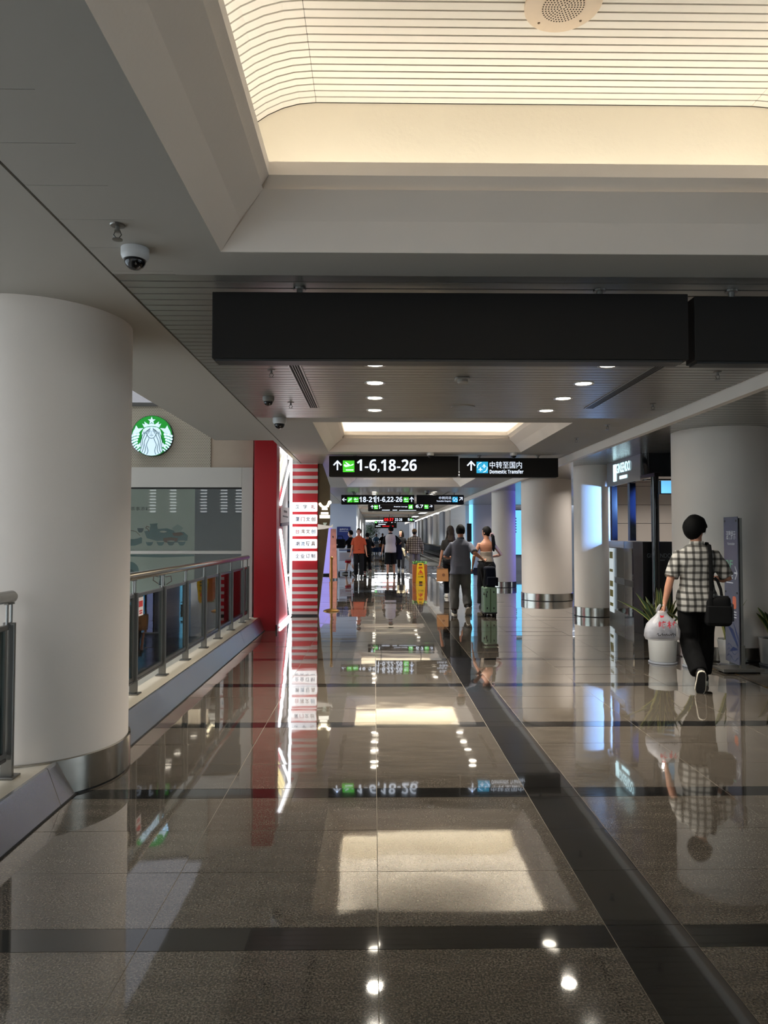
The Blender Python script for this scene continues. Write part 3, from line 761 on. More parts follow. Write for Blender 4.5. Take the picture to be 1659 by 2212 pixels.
txt('lettering', '3', F, (P6(845), P6(848), 2.46, 2.60), sign_white, t, 0.02); obj('arrow', arrow(F, P6(853), 2.53, 0.12, 0), sign_white, t)
mb = MB(); mb.flat(F, rect(P6(817), P6(833), 2.33, 2.38)); mb.flat(F, rect(P6(812), P6(822), 2.2, 2.25)); obj('small_print', mb, sign_white, t)
mb = MB(); mb.flat(F, rect(P6(826), P6(850), 2.2, 2.25)); obj('red_print', mb, sign_red, t)

# ================================================================= CEILING FITTINGS
def downlight(x, y, label, group, lit=True, watt=SPOT_W):
    t = thing('downlight', label, 'ceiling light', (x, y, ZC), group)
    mb = MB(); mb.lathe((x, y, ZC), [(0.072, -0.001), (0.092, -0.006), (0.096, -0.001), (0.096, 0.012), (0.072, 0.012)], 32, cap=False); obj('trim_ring', mb, M('ring', (200, 198, 194), 0.3, 0.6), t, auto=60)
    mb = MB(); mb.lathe((x, y, ZC), [(0.0735, -0.0005), (0.0735, 0.008)], 32); obj('lamp', mb, lamp_white, t)
    l = area('downlight_beam', (x, y, ZC - 0.012), (0, 0, 0), 0.13, 0.13, watt, (1.0, 0.92, 0.8), 'DISK', math.radians(120))
    return t
names = ['nearest', 'second', 'third', 'farthest']
for r, x in (('nearer the glass railing', 0.008), ('nearer the jewellery kiosk', 1.884)):
    for i, y in enumerate((5.63, 6.32, 7.01, 7.70)):
        downlight(x, y, 'round lit downlight, %s of four in the row %s' % (names[i], r), 'lit downlights between the two wells')
RUN = {2: 'just past the first gate sign', 3: 'past the lounge sign', 4: 'added past the third well of light', 5: 'added before the red clock sign', 6: 'added past the red clock sign'}
for k in (2, 3, 4, 5, 6):  # the farthest runs are added to brighten the dim far corridor
    ya = WELLS[k][1] + 2.2
    for x in (0.008, 1.884):
        for i in range(4):
            downlight(x, ya + 0.69 * i, 'distant lit downlight %s, %s of four, %s row' % (RUN[k], names[i], 'railing-side' if x < 1 else 'kiosk-side'), 'distant downlights', watt=SPOT_W if k < 4 else 32)
slot_m = M('slot dark', (26, 25, 24), 0.7)
for k in (1, 2, 3):
    ya, yb = WELLS[k][1] + 2.1, WELLS[k][1] + 4.15
    for x, lab in ((-0.64, 'long dark slot air vent set in the ceiling %s, railing side' ), (2.30, 'long dark slot air vent set in the ceiling %s, kiosk side')):
        where = {1: 'beside the nearest downlights', 2: 'beyond the second well', 3: 'beyond the third well'}[k]
        t = thing('slot_vent', lab % where, 'air vent', (x, ya, ZC), 'ceiling slot vents')
        mb = MB(); mb.box(x - 0.042, x + 0.042, ya, yb, ZC - 0.004, ZC - 0.001); obj('slot', mb, slot_m, t)
        for dx in (-0.047, 0.047):
            mb = MB(); mb.box(x + dx - 0.006, x + dx + 0.006, ya, yb, ZC - 0.008, ZC - 0.0005); obj('edge_trim', mb, slat_alu, t)
        for dx in (-0.02, 0.0, 0.02):
            mb = MB(); mb.box(x + dx - 0.002, x + dx + 0.002, ya, yb, ZC - 0.006, ZC - 0.0035); obj('vane', mb, steel_dk, t)
def sprinkler(x, y, label, s=1.0, z=ZC):
    t = thing('sprinkler', label, 'sprinkler', (x, y, z), 'ceiling sprinkler heads')
    mb = MB(); mb.lathe((x, y, z), [(0.034 * s, -0.001), (0.030 * s, -0.006), (0.012 * s, -0.008)], 20); obj('rose', mb, steel_dk, t)
    mb = MB(); mb.lathe((x, y, z), [(0.009, -0.008), (0.009, -0.024), (0.013, -0.025), (0.013, -0.032), (0.006, -0.033)], 12)
    for s_ in (-1, 1): mb.tube([(x + s_ * 0.011, y, z - 0.03), (x + s_ * 0.017, y, z - 0.045), (x + s_ * 0.004, y, z - 0.062)], 0.0028, 6)
    obj('frame_arms', mb, steel_dk, t)
    mb = MB(); mb.lathe((x, y, z), [(0.004, -0.060), (0.022, -0.064), (0.022, -0.067), (0.004, -0.068)], 16); obj('deflector', mb, steel_dk, t)
    return t
sprinkler(-1.13, 3.10, 'chrome sprinkler head just before the nearest dome camera')
sprinkler(-0.848, 5.83, 'sprinkler head beside the near end of the slot vent, railing side')
sprinkler(-0.854, 7.25, 'sprinkler head beside the far end of the slot vent, railing side')
sprinkler(2.864, 5.84, 'sprinkler head nearest along the deep white ceiling beam')
sprinkler(2.885, 7.27, 'sprinkler head second along the deep white ceiling beam')
sprinkler(2.866, 8.64, 'sprinkler head third along the deep white ceiling beam')
sprinkler(2.825, 9.84, 'sprinkler head fourth along the deep white ceiling beam')
def dome(x, y, label, r=0.062, z=ZC, dark=False):
    t = thing('dome_camera', label, 'security camera', (x, y, z), 'ceiling dome cameras')
    hm = M('grey housing', (120, 118, 112), 0.5) if dark else cam_white
    mb = MB(); mb.lathe((x, y, z), [(r * 1.05, -0.001), (r * 1.05, -r * .55), (r * .98, -r * .75), (r * .86, -r * .9)], 32); obj('housing', mb, hm, t, auto=40)
    mb = MB(); mb.lathe((x, y, z - r * .9), [(r * .80, 0.001), (r * .78, -r * .2), (r * .66, -r * .45), (r * .42, -r * .66), (r * .12, -r * .74)], 28); obj('dome', mb, dome_black, t, smooth=True)
    mb = MB(); mb.ball((x + r * .2, y - r * .45, z - r * 1.25), r * .2); obj('lens', mb, steel_dk, t, smooth=True)
    return t
dome(-1.14, 3.36, 'white dome security camera, nearest one, on the ceiling strip')
dome(-1.04, 6.96, 'grey dome security camera midway along the ceiling strip', 0.055, dark=True)
dome(-1.10, 8.24, 'white dome security camera at the near corner of the second well', 0.075)
dome(0.926, 11.62, 'white dome camera in front of the gate sign 1-6,18-26', 0.055)
dome(2.297, 11.62, 'white dome camera in front of the domestic transfer sign', 0.055)
dome(1.6, 21.4, 'small dark dome camera hanging before the third row of signs', 0.07, dark=True)
t = thing('smoke_detector', 'square smoke detector between the two rows of downlights', 'detector', (0.767, 6.10, ZC))
mb = MB(); mb.rbox(0.70, 0.83, 6.05, 6.16, ZC - 0.018, ZC - 0.001, 0.02); obj('base', mb, gypsum, t)
mb = MB(); mb.lathe((0.767, 6.10, ZC - 0.018), [(0.045, 0.001), (0.048, -0.02), (0.035, -0.032)], 20); obj('head', mb, gypsum, t)
t = thing('ceiling_speaker', 'flat round speaker plate between the farthest downlights', 'speaker', (0.943, 7.48, ZC))
mb = MB(); mb.lathe((0.943, 7.48, ZC), [(0.13, -0.001), (0.125, -0.008), (0.09, -0.009)], 32); obj('plate', mb, slat_alu, t)
sx, sy, sz = 0.79, 2.885, ZV
t = thing('ceiling_speaker', 'large round cream speaker with perforated middle on the lit slatted vault', 'speaker', (sx, sy, sz))
cream = M('speaker cream', (226, 206, 182), 0.45, var=(40, 0.04))
mb = MB(); mb.lathe((sx, sy, sz), [(0.160, -0.0005), (0.160, -0.012), (0.152, -0.018), (0.088, -0.018)], 48); obj('rim_plate', mb, cream, t, auto=40)
mb = MB(); mb.lathe((sx, sy, sz - 0.018), [(0.087, 0.0005), (0.087, -0.0015)], 40); gr = obj('grille', mb, cream, t)
holes = MB()
for i in range(7):
    r = 0.012 * (i + 1); nh = 6 * (i + 1)
    for j in range(nh):
        a = 2 * PI * j / nh; holes.flat(((sx + r * math.cos(a), sy + r * math.sin(a), sz - 0.0196), (1, 0, 0), (0, 1, 0), (0, 0, -1)), circ(0, 0, 0.0038, n=6), 0.0004)
stuff(obj('hole_pattern', holes, M('grille hole', (70, 58, 46), 0.9), gr))
for a in (40, 130, 220, 310):
    mb = MB(); mb.lathe((sx + 0.125 * math.cos(math.radians(a)), sy + 0.125 * math.sin(math.radians(a)), sz - 0.018), [(0.006, 0.001), (0.005, -0.002)], 10); obj('screw', mb, M('screw', (90, 74, 58), 0.4, 0.8), t)

# ================================================================= ROUND CAFE SIGN
Fz = ((-4.1, YW - 0.0, 3.583), (0.001356, 0, 0), (0, 0, -0.001356), (0, -1, 0))
def Fd(d): return ((-4.1, YW - d, 3.583), (0.001356, 0, 0), (0, 0, -0.001356), (0, -1, 0))
logo_green = M('lit sign green', (8, 120, 34), 0.4, es=0.30, ec=(10, 165, 42))
logo_white = M('lit sign white', (200, 220, 235), 0.4, es=0.42, ec=(206, 232, 250))
logo_teal = M('lit sign line', (6, 84, 76), 0.4, es=0.06, ec=(10, 120, 105))
CX, CY, RR = 389, 348, 243
zx = lambda x: -4.1 + x * 0.001356
zz = lambda y: 3.583 - y * 0.001356
t = thing('round_sign', 'round green lit cafe sign with a white crowned figure emblem', 'sign', (zx(CX), YW - 0.04, zz(CY + RR)))
mb = MB(); mb.flat(Fd(0.0), circ(CX, CY, RR, n=64), 0.075); obj('drum', mb, M('sign rim', (18, 60, 34), 0.4), t)
mb = MB(); mb.flat(Fd(0.075), circ(CX, CY, RR - 6, n=64), 0.004); obj('green_face', mb, logo_green, t)
d1, d2, d3 = Fd(0.079), Fd(0.082), Fd(0.085)
mir = lambda p: [(2 * CX - 4 - x, y) for x, y in p]
mb = MB()
st = [(385 + (48 if k % 2 == 0 else 20) * math.sin(PI * k / 5), 168 - (48 if k % 2 == 0 else 20) * math.cos(PI * k / 5)) for k in range(10)]
mb.flat(d1, st, 0.003)
crown = [(297, 250), (273, 202), (306, 214), (298, 178), (348, 214), (385, 198), (424, 214), (472, 178), (466, 214), (498, 202), (474, 250), (430, 236), (385, 232), (340, 236)]
mb.flat(d1, crown, 0.003); obj('crown_and_star', mb, logo_white, t)
mb = MB()
hair = [(385, 238), (320, 248), (288, 270), (270, 320), (276, 372), (258, 425), (232, 450), (205, 462), (222, 482), (262, 478), (250, 520), (272, 552), (330, 578), (385, 584)]
mb.flat(d1, hair + [(770 - x, y) for x, y in reversed(hair[1:-1])], 0.003); obj('figure', mb, logo_white, t)
mb = MB()
tail = [(203, 224), (226, 262), (288, 256), (262, 282), (236, 312), (196, 318), (158, 330), (168, 296), (188, 262)]
bars = [((150, 352), (190, 335), (232, 330)), ((150, 388), (190, 372), (226, 362)), ((157, 422), (190, 405), (216, 396)), ((170, 456), (192, 440), (214, 428)), ((186, 484), (204, 466), (222, 458)), ((206, 506), (222, 492), (234, 486)), ((228, 526), (242, 514), (248, 510))]
for fl in (lambda q: q, lambda q: [(773 - x, y) for x, y in q]):
    mb = MB(); mb.flat(d1, fl(tail), 0.003)
    for i, p in enumerate(bars):
        wd = 27 - 2.2 * i
        mb.stroke(d1, fl(p), wd, 0.003)
        for e in fl(p): mb.flat(d1, circ(e[0], e[1], wd / 2, n=10), 0.003)
    stuff(obj('tail', mb, logo_white, t))
mb = MB()
def wave(x0, amp, ya, yb, ph):
    return [(x0 + amp * math.sin(ph + (y - ya) / (yb - ya) * 2.6 * PI) + (x0 - 385) * 0.0016 * (y - ya), y) for y in range(ya, yb, 12)]
for x0, ya, yb in ((352, 378, 575), (330, 330, 570), (312, 300, 562), (293, 300, 548)):
    p = wave(x0 - 8, 11, ya, yb, 1.6)
    mb.stroke(d2, p, 6, 0.002); mb.stroke(d2, [(770 - x, y) for x, y in p], 6, 0.002)
for x0 in (350, 326, 302):
    p = [(385 - (385 - x0) * math.sin(math.radians(q)), 330 - 84 * (0.55 + 0.45 * (x0 - 290) / 60) * math.cos(math.radians(q))) for q in range(25, 95, 10)]
    mb.stroke(d2, p, 5, 0.002); mb.stroke(d2, [(770 - x, y) for x, y in p], 5, 0.002)
mb.stroke(d2, circ(385, 312, 54, 66, n=26, a0=-30, a1=210), 6, 0.002)
for sx_ in (-1, 1):
    mb.stroke(d2, [(385 + sx_ * 46, 282), (385 + sx_ * 26, 276), (385 + sx_ * 12, 283)], 5, 0.002)
    mb.stroke(d2, [(385 + sx_ * 44, 297), (385 + sx_ * 28, 300), (385 + sx_ * 14, 296)], 4, 0.002)
mb.stroke(d2, [(376, 326), (385, 332), (394, 326)], 4, 0.002); mb.stroke(d2, [(366, 340), (385, 348), (404, 340)], 5, 0.002)
mb.stroke(d2, [(383, 290), (381, 318)], 3, 0.002)
obj('line_drawing', mb, logo_teal, t)

# tea-set posters behind the cafe panes
pg = M('poster pale green', (206, 216, 204), 0.55, var=(1.2, 0.10)); pd = M('poster slate', (98, 108, 118), 0.5)
ink = {k: M('ink ' + k, c, 0.6) for k, c in dict(teal=(88, 132, 134), dteal=(48, 84, 92), pale=(168, 188, 182), brown=(112, 82, 66), dark=(48, 54, 54), cream=(214, 220, 210)).items()}
t = thing('tea_set_poster', 'pale green poster of a teapot set behind the upper cafe pane', 'poster', (-3.5, YW + 0.05, 1.27))
mb = MB(); mb.box(-13.0, -2.897, YW + 0.02, YW + 0.05, 1.264, 2.262); obj('sheet', mb, pg, t)
mb = MB(); mb.box(-2.896, -2.134, YW + 0.02, YW + 0.05, 1.264, 2.262); obj('blank_strip', mb, pd, t)
q1, q2, q3 = Fd(-0.0199), Fd(-0.0185), Fd(-0.0170)
txt('lettering', '为茶事添彩', ((0, YW + 0.019, 0), (1, 0, 0), (0, 0, 1), (0, -1, 0)), (zx(68), zx(352), zz(1232), zz(1188)), ink['dark'], t, 0.0)
def art(parts, t):
    for nm, col, F_, shapes in parts:
        mb = MB()
        for s in shapes: mb.flat(F_, s, 0.001)
        obj(nm, mb, ink[col], t)
bowl = lambda cx, cy, w: [(cx - w, cy - 22), (cx + w, cy - 22), (cx + w * .85, cy + 8), (cx + w * .45, cy + 30), (cx - w * .45, cy + 30), (cx - w * .85, cy + 8)]
art([('tray_print', 'teal', q1, [[(288, 1480), (430, 1452), (560, 1445), (640, 1470), (760, 1490), (808, 1530), (800, 1590), (700, 1612), (560, 1612), (420, 1590), (320, 1560)]]),
     ('tray_foot_print', 'brown', q2, [[(516, 1560), (600, 1550), (690, 1560), (680, 1600), (560, 1616), (516, 1600)]]),
     ('cup_print', 'dteal', q2, [bowl(244, 1464, 38)]),
     ('bowl_print', 'teal', q2, [bowl(352, 1620, 44), bowl(482, 1620, 46), bowl(606, 1618, 46), bowl(734, 1618, 46)]),
     ('bowl_rim_print', 'cream', q3, [circ(352, 1600, 44, 9), circ(482, 1600, 46, 9), circ(606, 1597, 46, 9), circ(734, 1597, 46, 9), circ(514, 1484, 42, 11)]),
     ('jug_print', 'teal', q2, [[(352, 1392), (448, 1384), (440, 1410), (452, 1460), (436, 1500), (380, 1500), (350, 1460), (362, 1412)]]),
     ('teapot_print', 'pale', q2, [[(616, 1440), (650, 1418), (686, 1396), (722, 1418), (750, 1440), (728, 1470), (716, 1510), (664, 1506), (640, 1476)]]),
     ('teapot_base_print', 'brown', q3, [[(620, 1500), (720, 1490), (760, 1515), (700, 1535), (640, 1535)]]),
     ('basket_print', 'teal', q1, [[(20, 1560), (60, 1500), (180, 1500), (264, 1560), (262, 1620), (180, 1650), (40, 1655)]]),
     ('basket_rim_print', 'cream', q2, [circ(150, 1530, 110, 42)])], t)
mb = MB(); mb.stroke(q2, [(346, 1430), (318, 1420), (306, 1440), (330, 1452), (346, 1480)], 9, 0.001); mb.stroke(q3, [(40, 1490), (110, 1466), (190, 1480), (240, 1530)], 6, 0.001); obj('handle_print', mb, ink['brown'], t)
t = thing('tea_set_poster', 'pale green poster of teal plates and cups behind the lower cafe pane', 'poster', (-3.5, YW + 0.05, -0.9))
mb = MB(); mb.box(-13.0, -2.897, YW + 0.02, YW + 0.05, -0.9, 1.213); obj('sheet', mb, pg, t)
mb = MB(); mb.box(-2.896, -2.134, YW + 0.02, YW + 0.05, -0.9, 1.213); obj('blank_strip', mb, pd, t)
art([('sky_band_print', 'teal', q1, [[(0, 1755), (885, 1755), (885, 1775), (500, 1790), (0, 1775)]]),
     ('plate_print', 'teal', q1, [circ(120, 1950, 110, 110)]), ('plate_inner_print', 'dteal', q2, [circ(120, 1990, 70, 60)]),
     ('cup_print', 'dteal', q2, [[(470, 2000), (540, 2000), (530, 2040), (545, 2120), (465, 2120), (480, 2040)]])], t)
mb = MB(); mb.stroke(q2, [(465, 2020), (410, 2010), (400, 2060), (460, 2100)], 10, 0.001); mb.stroke(q2, [(545, 2020), (610, 2010), (620, 2070), (560, 2110)], 10, 0.001); obj('handle_print', mb, ink['brown'], t)

# ================================================================= RED SHOP PORTAL
red = M('shop red', (168, 14, 26), 0.45); red_lit = M('shop red stripe', (196, 26, 40), 0.45)
t = thing('red_pillar', 'plain dark red pillar standing at the end of the glass railing', 'pillar', (-1.73, 11.6, 0))
mb = MB(); mb.box(-1.915, -1.558, 11.36, 11.72, 0.0, 3.98); obj('cladding', mb, red, t, bevel=0.004)
mb = MB(); mb.tube([(-1.55, 11.352, 0.0), (-1.55, 11.352, 0.09)], 0.012, 8); obj('floor_bolt', mb, black_metal, t)
led = M('led tube', (240, 246, 255), 0.5, es=2.4)
FX = ((-1.56, 0, 0), (0, 1, 0), (0, 0, 1), (1, 0, 0))           # the portal's side wall, seen along the corridor
def FXd(d): return ((-1.56 + d, 0, 0), (0, 1, 0), (0, 0, 1), (1, 0, 0))
t = thing('shop_portal', 'red and grey shop portal outlined with white light tubes', 'shop front', (-1.6, 12.4, 0))
mb = MB(); mb.flat(FXd(-0.12), [(11.73, 0.0), (13.34, 0.0), (13.34, 3.3), (11.73, 3.3)], 0.06); obj('grey_wall', mb, M('portal grey', (186, 184, 180), 0.5), t)
mb = MB(); mb.flat(FXd(-0.06), [(11.73, 0.02), (13.15, 0.02), (12.5, 1.2), (12.25, 2.35), (11.73, 2.6)], 0.03); obj('red_panel', mb, red_lit, t)
def led_tube(pts, r=0.024):
    mb = MB(); mb.tube(pts, r, 8, cap='round'); obj('light_tube', mb, led, t)
led_tube([(-1.545, 11.75, 2.985), (-1.545, 13.2, 2.985)])
led_tube([(-1.545, 13.22, 2.96), (-1.545, 13.22, 0.07)])
led_tube([(-1.545, 11.74, 1.60), (-1.545, 13.2, 0.09)])
led_tube([(-1.545, 11.74, 0.035), (-1.545, 13.2, 0.035)])
led_tube([(-1.545, 11.74, 2.02), (-1.545, 13.18, 2.92)])
neon = M('warm lit letters', (255, 240, 190), 0.5, es=1.3, ec=(255, 236, 176))
mb = MB()
dirv = Vector((13.0 - 11.74, 2.9 - 2.12)).normalized(); nv = Vector((-dirv.y, dirv.x))
for k, off in enumerate((0.12, 0.24, 0.40)):
    for s0, s1 in ((0.05, 0.28), (0.36, 0.62), (0.70, 0.98)) if k != 1 else ((0.02, 0.9),):
        a = Vector((11.78, 2.12)) + dirv * (s0 * 1.2) + nv * off; b_ = Vector((11.78, 2.12)) + dirv * (s1 * 1.2) + nv * off
        if max(a.y, b_.y) < 2.93 and max(a.x, b_.x) < 13.15: mb.stroke(FXd(-0.03), [tuple(a), tuple(b_)], 0.07, 0.02)
obj('lit_letters', mb, neon, t)
mb = MB(); mb.box(-1.62, -1.44, 11.74, 13.2, 3.01, 3.08); obj('light_canopy', mb, white_paint, t)
mb = MB(); mb.flat(FXd(-0.02), [(12.0, 1.72), (13.05, 1.76), (13.05, 2.02), (12.0, 1.98)], 0.02); nb = obj('notice_board', mb, M('board white', (205, 205, 208), 0.5), t)
mb = MB(); mb.flat(FXd(-0.02), [(12.0, 1.66), (13.05, 1.70), (13.05, 1.755), (12.0, 1.715)], 0.021); obj('board_edge', mb, M('board navy', (34, 44, 70), 0.5), nb)
mb = MB(); mb.flat(FXd(0.0), rect(12.3, 12.75, 1.91, 1.95), 0.002); mb.flat(FXd(0.0), rect(12.15, 12.9, 1.83, 1.855), 0.002); obj('print', mb, ink['dark'], nb)
# striped column
t = thing('striped_column', 'red and white striped square column with five lit shop panels', 'column', (-1.32, 13.6, 0))
mb = MB(); mb.box(-1.572, -1.066, 13.42, 13.75, 0.03, 3.04); obj('core', mb, red_lit, t)
mb = MB(); mb.box(-1.56, -1.075, 13.425, 13.74, 0.0, 0.03); obj('plinth', mb, black_metal, t)
stripe_m = M('stripe pale', (206, 198, 192), 0.5)
stripes = [3.02] + [2.885 - 0.136 * i for i in range(5)] + [0.79 - 0.1405 * i for i in range(5)] + [0.145]
for i, z in enumerate([3.015, 2.885, 2.748, 2.610, 2.472, 2.335, 0.840, 0.705, 0.570, 0.434, 0.300, 0.168, 0.060]):
    h = 0.030 if i else 0.016
    if i > 5: h = 0.027
    mb = MB(); mb.box(-1.574, -1.063, 13.412, 13.752, z - h, z + h); obj('stripe', mb, stripe_m, t)
box_lit = M('lit panel white', (250, 250, 250), 0.5, es=0.62)
ct = [M('letter ' + n_, c, 0.6) for n_, c in (('teal', (20, 76, 90)), ('navy', (24, 40, 90)), ('rose', (176, 30, 60)), ('brown', (110, 60, 40)), ('sky', (0, 120, 170)))]
for i, (s, cols) in enumerate((('汉字礼', (0, 0, 2)), ('厦门文创', (1, 2, 1, 3)), ('台湾文创', (2, 3, 3, 4)), ('潮流玩具', (1, 4, 1, 3)), ('企业订制', (1, 1, 1, 1)))):
    zt = 2.146 - (2.146 - 1.223) / 4 * i - 0.0
    z0, z1 = zt - 0.186, zt - 0.010
    mb = MB(); mb.flat(FR(0, 13.418, 0), rrect(-1.566, -1.070, z0, z1, 0.018), 0.045); p = obj('lit_panel', mb, box_lit, t)
    n = len(s)
    for j, chh in enumerate(s):
        xa = (-1.482 + 0.148 * j) if n == 3 else (-1.475 + 0.098 * j)
        txt('lettering', chh, FR(0, 13.372, 0), (xa, xa + 0.074, z0 + 0.05, z0 + 0.128), ct[cols[j]], p, 0.012)
# brown tapering panel with the lit bird
t = thing('tapered_panel', 'olive brown tapering panel with white lit bird emblem beside the striped column', 'panel', (-0.95, 13.5, 0))
mb = MB(); mb.flat(FR(0, 13.56, 0), [(-1.06, 0.0), (-1.048, 0.0), (-0.985, 0.62), (-0.868, 1.62), (-0.836, 1.78), (-0.836, 2.45), (-1.04, 3.04), (-1.06, 3.04)], 0.10); obj('board', mb, M('olive brown panel', (98, 86, 60), 0.6, bump=(70, 0.002), var=(14, 0.18)), t)
Fb = FR(0, 13.458, 0); Wb = lambda px, py: (-1.06 + (px - 686) * 0.00875, 1.744 - (py - 1130) * 0.00875)
zb = lambda p: Wb(580 + p[0] / 11.06, 940 + p[1] / 11.06)
em = MB(); em.stroke(Fb, [zb(q) for q in ((1215, 1640), (1245, 1680), (1290, 1715), (1350, 1720), (1400, 1690), (1425, 1640), (1450, 1600))], 0.045, 0.012)
em.flat(Fb, circ(*zb((1450, 1605)), 0.035, n=14), 0.012); em.flat(Fb, circ(*zb((1222, 1645)), 0.026, n=14), 0.012)
for a_, b_, w_ in (((1275, 1765), (1390, 1765), 0.03), ((1255, 1865), (1405, 1865), 0.04), ((1235, 1945), (1430, 1945), 0.06)): em.stroke(Fb, [zb(a_), zb(b_)], w_, 0.012)
obj('lit_bird', em, M('neon white', (255, 250, 235), 0.5, es=1.2), t)
mb = MB(); mb.flat(Fb, [zb(p) for p in ((1160, 2125), (1480, 2170), (1530, 2120), (1520, 2200), (1330, 2240), (1165, 2255))], 0.02); obj('draped_sheet', mb, M('sheet', (220, 216, 206), 0.5, es=0.3), t)
mb = MB(); mb.flat(Fb, [zb(p) for p in ((1290, 2090), (1390, 2090), (1360, 2150), (1310, 2150))], 0.015); obj('cup_emblem', mb, M('cup print', (190, 206, 190), 0.5, es=0.2), t)

# ================================================================= STANCHION, EASEL, LIT STAND, TROLLEYS
brass = M('aged brass', (150, 112, 50), 0.3, 0.9)
t = thing('stanchion', 'brass barrier post on a round base in front of the tapered panel', 'barrier post', (-0.851, 14.3, 0))
mb = MB(); mb.lathe((-0.851, 14.3, 0), [(0.165, 0.0), (0.165, 0.012), (0.12, 0.03), (0.03, 0.05)], 32); obj('base', mb, brass, t, auto=40)
mb = MB(); mb.tube([(-0.851, 14.3, 0.045), (-0.851, 14.3, 1.03)], 0.022, 16); obj('post', mb, brass, t, auto=50)
mb = MB(); mb.lathe((-0.851, 14.3, 1.03), [(0.03, 0.0), (0.034, 0.02), (0.024, 0.05), (0.01, 0.062)], 16); obj('cap', mb, brass, t, auto=50)
t = thing('easel_poster', 'tall orange picture poster leaning on an easel beyond the barrier post', 'poster', (-1.40, 24.5, 0))
mb = MB(); mb.add([(-1.53, 24.3, .05), (-1.27, 24.5, .05), (-1.32, 24.75, 1.75), (-1.50, 24.55, 1.75), (-1.53, 24.33, .05), (-1.27, 24.53, .05), (-1.32, 24.78, 1.75), (-1.50, 24.58, 1.75)], [(0, 1, 2, 3), (7, 6, 5, 4), (0, 4, 5, 1), (1, 5, 6, 2), (2, 6, 7, 3), (3, 7, 4, 0)])
obj('picture', mb, M('poster orange', (196, 128, 104), 0.5, var=(5, 0.5)), t)
mb = MB(); mb.tube([(-1.42, 24.6, 1.5), (-1.42, 25.1, 0.0)], 0.02, 8); obj('back_leg', mb, black_metal, t)
mb = MB(); mb.tube([(-1.50, 24.45, 0.0), (-1.49, 24.6, 1.0)], 0.02, 8); mb.tube([(-1.28, 24.6, 0.0), (-1.31, 24.75, 1.0)], 0.02, 8); obj('front_leg', mb, black_metal, t)
t = thing('lit_stand', 'glowing lilac advertising stand beside the shop wall', 'light box', (-2.0, 27.2, 0))
mb = MB(); mb.box(-2.5, -1.63, 27.2, 27.5, 0.0, 0.06); obj('plinth', mb, black_metal, t)
mb = MB(); mb.box(-2.5, -1.63, 27.2, 27.5, 0.06, 1.9); obj('case', mb, M('case white', (210, 210, 220), 0.4), t)
mb = MB(); mb.box(-2.48, -1.65, 27.19, 27.199, 0.08, 1.88); obj('screen', mb, M('lilac screen', (150, 140, 220), 0.5, es=0.55, ec=(160, 150, 228)), t)
mb = MB(); mb.box(-1.629, -1.62, 27.22, 27.48, 0.08, 1.88); obj('side_screen', mb, M('lilac screen', (150, 140, 220), 0.5, es=1.1), t)
def trolley(x, y, label, face, group=None, bag=None):
    t = thing('luggage_trolley', label, 'trolley', (x, y, 0), group, rz=face)
    fr = M('trolley metal', (186, 188, 192), 0.3, 0.8)
    mb = MB()
    for s in (-1, 1):
        mb.tube([(s * .26, -.40, .12), (s * .27, -.42, .6), (s * .27, -.46, 1.0)], 0.017, 8); mb.tube([(s * .26, -.40, .14), (s * .20, .45, .14)], 0.017, 8)
    mb.tube([(-.27, -.46, 1.0), (.27, -.46, 1.0)], 0.02, 8); mb.tube([(-.26, -.41, .55), (.26, -.41, .55)], 0.012, 8); mb.tube([(-.2, .45, .14), (.2, .45, .14)], 0.017, 8)
    for q in (-.3, -.1, .1, .3): mb.tube([(-.25, q, .14), (.25, q, .14)], 0.010, 6)
    obj('frame', mb, fr, t, world=False, auto=50)
    mb = MB(); mb.box(-.24, .24, -.432, -.418, .58, .86); obj('back_panel', mb, M('trolley panel', (208, 210, 214), 0.5), t, world=False)
    mb = MB(); mb.box(-.25, .25, -.44, -.40, .93, .965); obj('handle_bar', mb, M('trolley blue', (50, 70, 130), 0.5), t, world=False)
    for wx, wy in ((-.24, -.36), (.24, -.36), (0, .42)):
        mb = MB(); mb.tube([(wx - .02, wy, .06), (wx + .02, wy, .06)], 0.06, 14, up=(0, 0, 1)); obj('wheel', mb, rubber, t, world=False)
        mb = MB(); mb.box(wx - .03, wx + .03, wy - .015, wy + .015, .06, .135); obj('fork', mb, fr, t, world=False)
    return t
trolley(-1.27, 28.25, 'silver luggage trolley standing before the blue wall poster', math.radians(20), 'luggage trolleys')
t2 = trolley(0.16, 60.0, 'distant luggage trolley with an orange and a blue case', 0, 'luggage trolleys')
def case(x, y, z, sx, sy, sz, m, label):
    t = thing('suitcase', label, 'suitcase', (x, y, z))
    mb = MB(); mb.rbox(x - sx / 2, x + sx / 2, y - sy / 2, y + sy / 2, z, z + sz, 0.05); obj('shell', mb, m, t)
    mb = MB(); mb.tube([(x - .08, y - sy / 2, z + sz * .6), (x - .08, y - sy / 2 - .03, z + sz * .6), (x + .08, y - sy / 2 - .03, z + sz * .6), (x + .08, y - sy / 2, z + sz * .6)], 0.01, 6); obj('handle', mb, black_metal, t)
case(0.16, 60.1, 0.16, 0.95, 0.5, 0.42, M('blue case', (30, 90, 170), 0.4), 'blue suitcase lying on the distant trolley')
case(0.16, 60.1, 0.58, 1.0, 0.5, 0.28, M('orange case', (210, 130, 60), 0.4), 'orange suitcase lying on top of the blue one')
